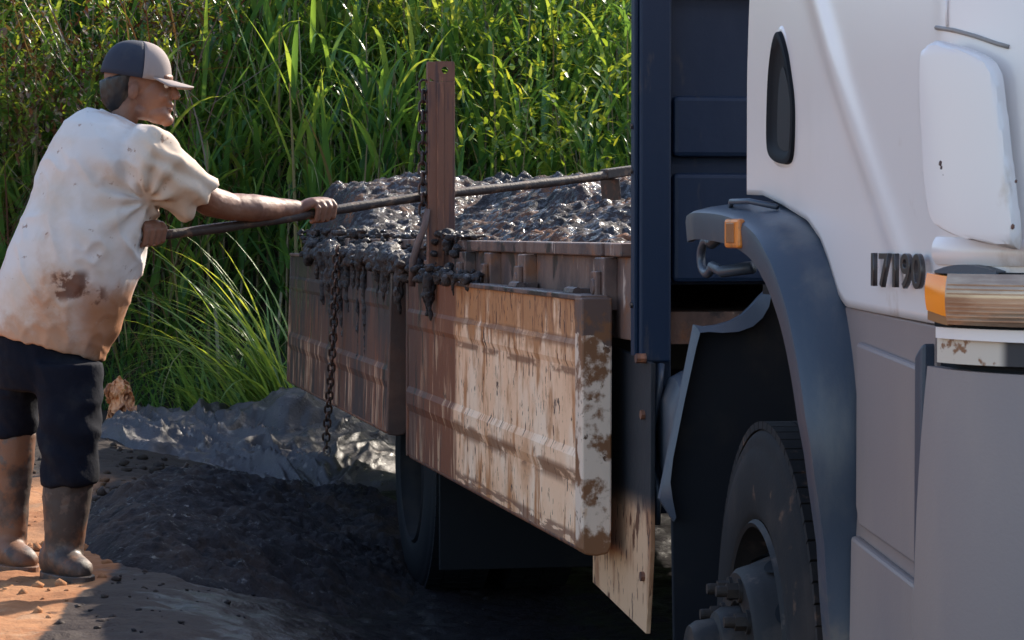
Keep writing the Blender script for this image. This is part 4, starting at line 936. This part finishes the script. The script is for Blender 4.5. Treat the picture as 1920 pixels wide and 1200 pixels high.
# ---- the pole in his hands
PH = at(600, 401, 9.08); kx, ky = 1., .90
def pole_at(k): 
    X, Y = PH.x+k*kx, PH.y+k*ky; e0 = at(285, 441, 8.62).z; e1 = at(1195, 318, 10.1).z; t = (k+.51)/1.638; return Vector((X, Y, e0+(e1-e0)*t))
pole = empty('pole_scraper', 'long muddy pole with a short metal blade pushed across the mud load by the worker', 'pole', tuple(pole_at(-.51)))
base_ = Vector(pole.location); bd = (pole_at(1.1)-pole_at(-.49)).normalized()
pts = [pole_at(t)-base_+Vector((0, 0, .006*math.sin(t*5))) for t in np.linspace(-.60, 1.12, 30)]
bm = BM(); tube(bm, pts, [.0165+.0015*math.sin(i*1.7) for i in range(30)], 12); obj('shaft', bm, M['pole'], pole, smooth=True)
e_ = pole_at(1.10)-base_; sd_ = bd.cross(Vector((0, 0, 1))).normalized(); up_ = sd_.cross(bd)
Mx = Matrix((( bd.x, sd_.x, up_.x, e_.x), (bd.y, sd_.y, up_.y, e_.y), (bd.z, sd_.z, up_.z, e_.z), (0, 0, 0, 1)))
bm = BM(); box(bm, -.14, .10, -.020, .020, -.019, .018, Mx); obj('socket', bm, M['pole'], pole, bevel=.005)
bm = BM(); box(bm, -.115, -.107, -.05, .05, -.10, -.02, Mx); obj('blade', bm, M['chain'], pole, bevel=.003)
# ---- body: arms, neck and head in one skin; hands close on the pole
bm = BM()
limb(bm, [pt(290, 310, 8.50), pt(345, 345, 8.53), pt(395, 378, 8.62), pt(432, 388, 8.69), pt(475, 390, 8.76), pt(520, 392, 8.87), pt(556, 392, 8.93)], [.06, .056, .050, .046, .046, .038, .031], 20)
limb(bm, [pt(228, 400, 8.84), pt(230, 440, 8.74), pt(235, 458, 8.60), pt(238, 458, 8.50)], [.045, .044, .035, .03], 18)
HC = pt(262, 158, 8.68); K = 8.68/F        # metres per photo pixel at the head
def hd(px, py, dy=0.): return pt(px, py, 8.68+dy)
# neck, skull, jaw
loft(bm, [(hd(212, 262), Vector((.07, 0, .02)), Vector((0, .065, 0))), (hd(225, 232), Vector((.062, 0, .02)), Vector((0, .058, 0))), (hd(240, 205), Vector((.058, 0, .018)), Vector((0, .055, 0))), (hd(250, 180), Vector((.056, 0, .018)), Vector((0, .055, 0)))], 22)
def ell(bm, c, r, tilt=0., sub=3):
    bmesh.ops.create_icosphere(bm, subdivisions=sub, radius=1, matrix=Matrix.Translation(c) @ Matrix.Rotation(tilt, 4, 'Y') @ Matrix.Diagonal((*r, 1)))
ell(bm, hd(254, 142), (.104, .077, .100), .15); ell(bm, hd(283, 175), (.068, .062, .082), .1)
ell(bm, hd(294, 212), (.046, .046, .036), .3); ell(bm, hd(312, 226), (.024, .024, .020)); ell(bm, hd(268, 208), (.045, .052, .03), .35)
ell(bm, hd(312, 146), (.022, .052, .016)); ell(bm, hd(302, 180, -.033), (.024, .02, .022)); ell(bm, hd(302, 180, .033), (.024, .02, .022))
loft(bm, [(hd(318, 152), Vector((.008, 0, 0)), Vector((0, .008, 0))), (hd(325, 168), Vector((.014, 0, 0)), Vector((0, .010, 0))), (hd(331, 180), Vector((.016, 0, 0)), Vector((0, .014, 0))), (hd(327, 187), Vector((.012, 0, 0)), Vector((0, .013, 0)))], 12)
ell(bm, hd(319, 197), (.013, .022, .006)); ell(bm, hd(317, 206), (.013, .020, .0065)); ell(bm, hd(312, 192), (.018, .026, .012))
for s_ in (-1, 1):
    c = hd(250, 170, s_*.077); bmesh.ops.create_icosphere(bm, subdivisions=2, radius=1, matrix=Matrix.Translation(c) @ Matrix.Rotation(R(-20*s_), 4, 'Z') @ Matrix.Rotation(.2, 4, 'Y') @ Matrix.Diagonal((.019, .009, .032, 1)))
# hands
def hand(bm, k0, side, palm_from, span=.082):
    """fist round the pole at parameter k0; fingers pass over the top on the side 'side' and under"""
    c0 = pole_at(k0); a = up_; b = sd_*side; rb = .019
    def P(al, ang, r): return c0+bd*al+(a*math.sin(ang)+b*math.cos(ang))*r
    pw = Vector(palm_from)
    # palm lies on the top and back of the pole
    loft(bm, [(pw, (a*.020), (b*.030)), (pw.lerp(P(-.045, R(80), .034), .5), a*.020, b*.034), (P(-.040, R(85), .036), a*.019, b*.036), (P(.0, R(95), .036), a*.018, b*.036), (P(.034, R(95), .034), a*.015, b*.032), (P(.045, R(95), .032), a*.009, b*.022)], 16)
    for i, (o_, ln, fr) in enumerate(((-.036, .92, .0094), (-.0115, 1.0, .0098), (.013, .97, .0096), (.0365, .8, .0084))):
        r_ = rb+fr*.9
        angs = [R(100), R(60), R(28), R(-5), R(-45*ln), R(-90*ln), R(-118*ln)]
        rs = [r_+.010, r_+.013, r_+.012, r_+.004, r_+.008, r_+.0, r_-.001]
        tube(bm, [P(o_+.004*math.sin(j), an, q) for j, (an, q) in enumerate(zip(angs, rs))], [fr*1.15, fr*1.15, fr*1.2, fr, fr*1.05, fr*.92, fr*.75], 12)
    # thumb leaves the wrist side of the palm and closes under from the other side
    tube(bm, [P(-.055, R(110), .030), P(-.050, R(150), .036), P(-.030, R(190), .033), P(-.005, R(225), .030), P(.012, R(250), .028)], [.013, .014, .012, .011, .008], 12)
hand(bm, .0, 1, pt(556, 392, 8.93))
hand(bm, -.518, 1, pt(246, 456, 8.60))
body = pp('body', bm, .0042, 2, M['skin'], lambda co: .0012*fbm(co[:, 0]*50, co[:, 1]*50, co[:, 2]*50, 2))
# eyes, hair, cap
def wobj(name, bm, mat, par=person, **k):
    o = obj(name, bm, mat, par, **k)
    if par == person: o.location = -Vector(person.location)
    return o
for s_ in (-1, 1):
    bm = BM(); ell(bm, hd(311, 161, s_*.030), (.0105, .0105, .0085)); ey = wobj('eye', bm, M['eyew'], smooth=True)
    bm = BM(); ell(bm, hd(314, 161, s_*.031), (.006, .0055, .0055), 0, 2); o = obj('iris', bm, M['hair'], ey, smooth=True)
    bm = BM(); tube(bm, [hd(314, 151, s_*.014), hd(315, 148, s_*.028), hd(308, 150, s_*.044)], [.003, .004, .002], 8); wobj('eyebrow', bm, M['hair'], smooth=True)
bm = BM(); loft(bm, [(hd(226, 206), Vector((.028, 0, .01)), Vector((0, .045, 0))), (hd(226, 192), Vector((.048, 0, .015)), Vector((0, .062, 0))), (hd(228, 176), Vector((.066, 0, .02)), Vector((0, .073, 0))), (hd(233, 158), Vector((.082, 0, .02)), Vector((0, .0795, 0))), (hd(240, 140), Vector((.095, 0, .02)), Vector((0, .084, 0)))], 28)
hair = pp('hair', bm, .006, 2, M['hair'], lambda co: .003*fbm(co[:, 0]*70, co[:, 1]*70, co[:, 2]*30, 2))
# cap: six-panel crown with a curved brim, sunlit front and shaded back put into the colour
def cap_surface(front):
    bm = BM(); n, m = 40, 12; cc = hd(254, 146); ax = Vector((1, 0, -.16)).normalized(); az = Vector((.16, 0, 1)).normalized(); ay = Vector((0, 1, 0)); rows = []
    for i in range(m+1):
        el = R(90)*i/m; row = []
        for k in range(n):
            th = 2*math.pi*k/n; rx = .112 if math.cos(th) > 0 else .112; hgt = .118
            p = cc+ax*(math.cos(th)*rx*math.cos(el)**.75)+ay*(math.sin(th)*.090*math.cos(el)**.75)+az*(hgt*math.sin(el)**.92)
            row.append(bm.verts.new(p))
        rows.append(row)
    for a, b in zip(rows, rows[1:]):
        for k in range(n):
            th = 2*math.pi*(k+.5)/n; isf = math.cos(th) > .30
            if isf == front: bm.faces.new((a[k], a[(k+1) % n], b[(k+1) % n], b[k]))
    bmesh.ops.remove_doubles(bm, verts=bm.verts, dist=.0004)
    for v in [v for v in bm.verts if not v.link_faces]: bm.verts.remove(v)
    return bm
cap = wobj('cap', cap_surface(False), M['cap'], smooth=True); m_ = cap.modifiers.new('t', 'SOLIDIFY'); m_.thickness = .004; m_.offset = 1
cf = obj('cap_front', cap_surface(True), M['cappale'], cap, smooth=True); m_ = cf.modifiers.new('t', 'SOLIDIFY'); m_.thickness = .005; m_.offset = 1
bm = BM(); n, m = 18, 8; top_, bot_ = [], []
cc = hd(254, 146); ax = Vector((1, 0, -.16)).normalized(); az = Vector((.16, 0, 1)).normalized()
for i in range(m+1):
    t = i/m; r1, r2 = [], []
    for k in range(n+1):
        th = R(-58)+R(116)*k/n; rr = Vector((math.cos(th)*.112, math.sin(th)*.090)); ext = .082*t*math.cos(th*.85)**.6
        p = cc+ax*(rr.x+ext)+Vector((0, 1, 0))*(rr.y*(1+.05*t))+az*(.006-.010*t-.22*abs(rr.y)*t*.7+.004)
        r1.append(bm.verts.new(p+az*.002)); r2.append(bm.verts.new(p-az*.002))
    top_.append(r1); bot_.append(r2)
for i in range(m):
    for k in range(n):
        bm.faces.new((top_[i][k], top_[i][k+1], top_[i+1][k+1], top_[i+1][k])); bm.faces.new((bot_[i][k], bot_[i+1][k], bot_[i+1][k+1], bot_[i][k+1]))
for k in range(n): bm.faces.new((top_[m][k], top_[m][k+1], bot_[m][k+1], bot_[m][k])); bm.faces.new((top_[0][k], bot_[0][k], bot_[0][k+1], top_[0][k+1]))
for i in range(m):
    for k in (0, n): bm.faces.new((top_[i][k], top_[i+1][k], bot_[i+1][k], bot_[i][k]))
obj('brim', bm, M['cappale'], cap, smooth=True)
bm = BM(); ell(bm, cc+az*.119, (.007, .007, .004), 0, 2); obj('cap_button', bm, M['cap'], cap, smooth=True)
# ============================================================= VEGETATION
def blades(n_or_pts, length, width, lean, droop, az_, seg=7, fold=.25, curl=None, tint=None, tipw=.04):
    """ribbons with a midrib fold: arrays of base points, length, width, initial lean, droop, azimuth"""
    B = n_or_pts; n = len(B); t = np.linspace(0, 1, seg+1)[None, :]
    ang = lean[:, None]+droop[:, None]*t**1.6           # angle from vertical
    ds = (length/seg)[:, None]; am = (ang[:, :-1]+ang[:, 1:])/2
    h = np.concatenate([np.zeros((n, 1)), np.cumsum(np.sin(am)*ds, 1)], 1); v = np.concatenate([np.zeros((n, 1)), np.cumsum(np.cos(am)*ds, 1)], 1)
    dx, dy = np.cos(az_)[:, None], np.sin(az_)[:, None]
    tw = rng.normal(0, .5, n)[:, None]*t
    sx, sy = -np.sin(az_[:, None]+tw), np.cos(az_[:, None]+tw)
    P = np.stack([B[:, 0:1]+h*dx, B[:, 1:2]+h*dy, B[:, 2:3]+v], -1)
    wp = width[:, None]/2*(np.clip(t/.12, 0, 1)**.6*.55+.45)*np.clip((1-t)/.55, 0, 1)**.8+width[:, None]*tipw*.1
    side = np.stack([sx, sy, np.zeros_like(sx)], -1)*wp[..., None]
    nz = np.stack([-np.cos(ang)*dx, -np.cos(ang)*dy, np.sin(ang)], -1)*(wp*fold)[..., None]
    V = np.stack([P-side+nz, P, P+side+nz], 2)          # n, seg+1, 3, 3
    idx = np.arange(n*(seg+1)*3).reshape(n, seg+1, 3)
    f1 = np.stack([idx[:, :-1, 0], idx[:, :-1, 1], idx[:, 1:, 1], idx[:, 1:, 0]], -1).reshape(-1, 4); f2 = np.stack([idx[:, :-1, 1], idx[:, :-1, 2], idx[:, 1:, 2], idx[:, 1:, 1]], -1).reshape(-1, 4)
    ti = tint if tint is not None else rng.random(n)
    return V.reshape(-1, 3), np.concatenate([f1, f2]), np.repeat(ti, (seg+1)*3)
def merge(parts):
    V, Fs, T, o = [], [], [], 0
    for v, f, t in parts: V.append(v); Fs.append(f+o); T.append(t); o += len(v)
    return np.concatenate(V), np.concatenate(Fs), np.concatenate(T)
def canes(n, xr, yr, hr, mat_n):
    """upright grass canes with leaves leaving them along their height"""
    X = rng.uniform(*xr, n); Y = rng.uniform(*yr, n); Z = zground(X, Y); H = rng.uniform(*hr, n); a = rng.uniform(0, 2*np.pi, n); l = np.abs(rng.normal(0, .10, n))
    return X, Y, Z, H, a, l
def cane_field(name, n, xr, yr, hr, per, Lr, Wr, label):
    X, Y, Z, H, a, l = canes(n, xr, yr, hr, None); parts = []
    st = blades(np.stack([X, Y, Z], 1), H, rng.uniform(.008, .014, n), l, rng.uniform(0, .3, n), a, seg=5, fold=.8, tipw=3)
    tag(fastmesh(name+'_stems', *st[:2], M['stem'], st[2]), 'upright canes carrying the tall green grass behind the truck', 'grass', 'canes of the tall grass', 'stuff')
    m = n*per; i = np.repeat(np.arange(n), per); t = rng.uniform(.08, 1, m)
    hx = np.sin(l[i])*H[i]*t; B = np.stack([X[i]+hx*np.cos(a[i]), Y[i]+hx*np.sin(a[i]), Z[i]+np.cos(l[i])*H[i]*t], 1)
    L = rng.uniform(*Lr, m)*(1-.3*t); Wd = rng.uniform(*Wr, m)
    az2 = np.where(rng.random(m) < .55, rng.normal(-np.pi/2, 1.1, m), rng.uniform(0, 2*np.pi, m))
    v = blades(B, L, Wd, rng.uniform(.15, .6, m), rng.uniform(.3, 2.3, m)*(rng.random(m) < .8)+.3, az2, seg=8, tint=np.clip(rng.normal(.45, .22, m), 0, 1))
    tag(fastmesh(name, *v[:2], M['grass'], v[2]), label, 'grass', kind='stuff')
cane_field('tall_grass', 900, (-4.2, 2.2), (15.25, 18.0), (.7, 1.9), 10, (.35, 1.0), (.018, .042), 'dense wall of tall green grass with long drooping leaves behind the truck')
cane_field('tall_grass', 300, (2.2, 7), (15.2, 18.8), (.9, 1.9), 11, (.35, .85), (.014, .030), 'tall green grass continuing beyond the far side of the truck')
cane_field('tall_grass', 300, (-8, -4.2), (15.2, 18.8), (.9, 1.9), 11, (.35, .85), (.014, .030), 'tall green grass continuing to the left behind the worker')
cane_field('tall_grass', 170, (-.7, 1.4), (14.95, 15.7), (.4, 1.2), 9, (.25, .6), (.012, .026), 'lighter broad grass close behind the load, right of the stake')
n = 420; X = rng.uniform(-4, 2, n); Y = rng.uniform(15.0, 17.5, n)
v = blades(np.stack([X, Y, zground(X, Y)+rng.uniform(0, .9, n)], 1), rng.uniform(.4, 1.1, n), rng.uniform(.008, .022, n), rng.uniform(.1, 1.5, n), rng.uniform(.2, 2.2, n), rng.uniform(0, 2*np.pi, n), seg=7, tint=rng.uniform(.5, 1, n))
tag(fastmesh('dead_grass', *v[:2], M['stem'], v[2]), 'dry straw coloured leaves tangled through the green grass', 'grass', kind='stuff')
# short grass carpeting the bank so that no soil shines through
n = 14000; X = rng.uniform(-4.5, 4, n); Y = rng.uniform(14.9, 19.5, n)
v = blades(np.stack([X, Y, zground(X, Y)-.02], 1), rng.uniform(.2, .6, n), rng.uniform(.008, .018, n), rng.uniform(.0, .7, n), rng.uniform(.2, 1.6, n), rng.uniform(0, 2*np.pi, n), seg=4, tint=rng.random(n)*.6)
tag(fastmesh('bank_grass', *v[:2], M['grass'], v[2]), 'short rough grass covering the bank between the tall canes', 'grass', kind='stuff')
# leafy herbs: many small leaves on wandering stems
def leaves(name, n, centre, rad, mat, label, size=(.02, .045), tint=(.3, 1)):
    c = np.array(centre); d = rng.normal(0, 1, (n, 3)); d /= np.linalg.norm(d, axis=1)[:, None]; r = rng.random(n)[:, None]**.45
    P = c+d*r*np.array(rad); P += .12*np.stack([fbm(P[:, 0]*5, P[:, 1]*5, P[:, 2]*5+9*k, 2) for k in range(3)], 1)
    keep = fbm(P[:, 0]*4, P[:, 1]*4, P[:, 2]*4, 2) > -.22; P = P[keep]; n = len(P)
    v = blades(P, rng.uniform(*size, n)*1.6, rng.uniform(*size, n)*.55, rng.uniform(.3, 1.8, n), rng.uniform(0, 1.2, n), rng.uniform(0, 2*np.pi, n), seg=3, tint=rng.uniform(*tint, n), fold=.15)
    o = fastmesh(name, *v[:2], mat, v[2]); return o
for i, (px_, py_, Y_, rx, rz_) in enumerate([(960, 250, 14.9, .42, .38), (1120, 230, 15.1, .45, .40), (1060, 90, 15.8, .55, .40), (880, 70, 16.2, .5, .35), (1180, 60, 16.0, .5, .5), (740, 30, 16.5, .45, .3)]):
    c = at(px_, py_, Y_); o = leaves('leafy_weed', 330, c, (rx, .35, rz_), M['herb'], '', size=(.03, .065))
    tag(o, 'sunlit tangle of small leaved weeds on the bank beside the headboard', 'weeds', 'small leaved weeds on the bank', 'stuff')
for (px_, py_, Y_, rx, rz_) in [(60, 60, 15.0, .6, .45), (200, 120, 15.2, .5, .5), (60, 230, 14.8, .4, .35), (330, 40, 15.6, .4, .3)]:
    c = at(px_, py_, Y_); o = leaves('reddish_weed', 650, c, (rx, .35, rz_), M['redstem'], '', size=(.02, .05), tint=(0, 1)); tag(o, 'reddish brown dry weeds tangled with green behind the worker', 'weeds', 'reddish weeds behind the worker', 'stuff')
    o = leaves('leafy_weed', 330, c, (rx, .3, rz_), M['herb'], ''); tag(o, 'green leaves mixed in the reddish weeds behind the worker', 'weeds', 'green leaves among the reddish weeds', 'stuff')
n = 260; P = np.stack([rng.uniform(-3.1, -1.7, n), rng.uniform(14.6, 15.6, n), np.zeros(n)], 1); P[:, 2] = rng.uniform(.5, 2.4, n)
v = blades(P, rng.uniform(.5, 1.1, n), rng.uniform(.006, .012, n), rng.uniform(.2, 1.6, n), rng.uniform(-.5, 1, n), rng.uniform(0, 2*np.pi, n), seg=6, fold=.6)
tag(fastmesh('red_stems', *v[:2], M['redstem'], v[2]), 'thin reddish stems arching through the weeds at the upper left', 'weeds', kind='stuff')
# the arching tussock in front of the grass wall: its big blades are single leaves
def tussock(name, c, n, az_mean, az_sd, Lr, label, cat='grass tuft', wr=(.012, .022)):
    e = empty(name, label, cat, tuple(c)); n_ = n
    for i in range(n):
        a = random.gauss(az_mean, az_sd); L = random.uniform(*Lr); 
        v = blades(np.array([[random.gauss(0, .07), random.gauss(0, .05), 0]]), np.array([L]), np.array([random.uniform(*wr)]), np.array([random.uniform(.1, .75)]), np.array([random.uniform(.5, 1.9)]), np.array([a]), seg=10, tint=np.array([random.random()]))
        fastmesh('leaf', v[0], v[1], M['tuss'], v[2], e)
    return e
b = at(545, 800, 14.0); tussock('grass_tussock', (b.x, b.y, gz(b.x, b.y)+.10), 130, math.pi*.98, .6, (.6, 1.45), 'bright green grass tuft arching left over the tarpaulin toward the worker')
b = at(470, 800, 14.9); tussock('grass_tussock', (b.x, b.y, zground(np.array([b.x]), np.array([b.y]))[0]), 60, math.pi*.6, 1.0, (.4, .9), 'upright green grass tuft just behind the arching one, left of the rear drop side')
b = at(380, 820, 14.9); tussock('grass_tussock', (b.x, b.y, zground(np.array([b.x]), np.array([b.y]))[0]), 50, math.pi*1.0, 1.0, (.35, .8), 'low green grass tuft between the orange sheet and the tarpaulin')
b = at(880, 470, 15.0); tussock('grass_tussock', (b.x, b.y, .9), 50, -math.pi*.4, 1.6, (.5, .95), 'bright grass tuft rising behind the load just right of the stake')
# ============================================================= small things
u = np.linspace(-1, 1, 70); U, V = np.meshgrid(u, u); b = at(226, 768, 13.7); rr = np.hypot(U, V)
X = U*.085*(1-.25*V)+.03*fbm(U*2, V*2, 1)+.015*fbm(U*6, V*5, 2); Z = V*.16*(1-.2*U)+.03*fbm(U*3, V*2, 5)+.012*fbm(U*7, V*7, 4); Y = .07*fbm(U*2.2, V*2.2, 8)+.045*ridge(U*2.5, V*1.6, 3, 3)+.02*fbm(U*8, V*8, 6)
o = gridmesh('orange_sheet', X, Y, Z, M['orangecloth'], mask=(rr+.25*fbm(U*3, V*3, 9) < 1.0)); o.location = b
m_ = o.modifiers.new('t', 'SOLIDIFY'); m_.thickness = .003
tag(o, 'crumpled faded orange sheet caught in the grass behind the worker', 'cloth')
bm = BM(); pts = [at(px_, py_, 13.9) for px_, py_ in ((205, 850), (235, 828), (270, 815), (310, 820), (350, 828), (395, 822))]
tube(bm, pts, [.006, .007, .008, .007, .006, .004], 8); tag(obj('twig', bm, M['twig'], None, smooth=True), 'thin pale bent twig lying on top of the tarpaulin below the grass', 'twig')
bm = BM(); a, b = at(180, 845, 12.9), at(222, 912, 12.6)
tube(bm, [a, a.lerp(b, .5)+Vector((.01, 0, .01)), b], .008, 4); tag(obj('strap', bm, M['strap'], None), 'short pale strap lying across the left edge of the tarpaulin', 'strap')
bm = BM(); tube(bm, [at(250, 905, 11.6), at(300, 893, 11.5), at(345, 878, 11.5), at(352, 868, 11.5)], .008, 6); tag(obj('stick', bm, M['pole'], None), 'dark broken stick poking out of the mud beside the boots', 'stick')
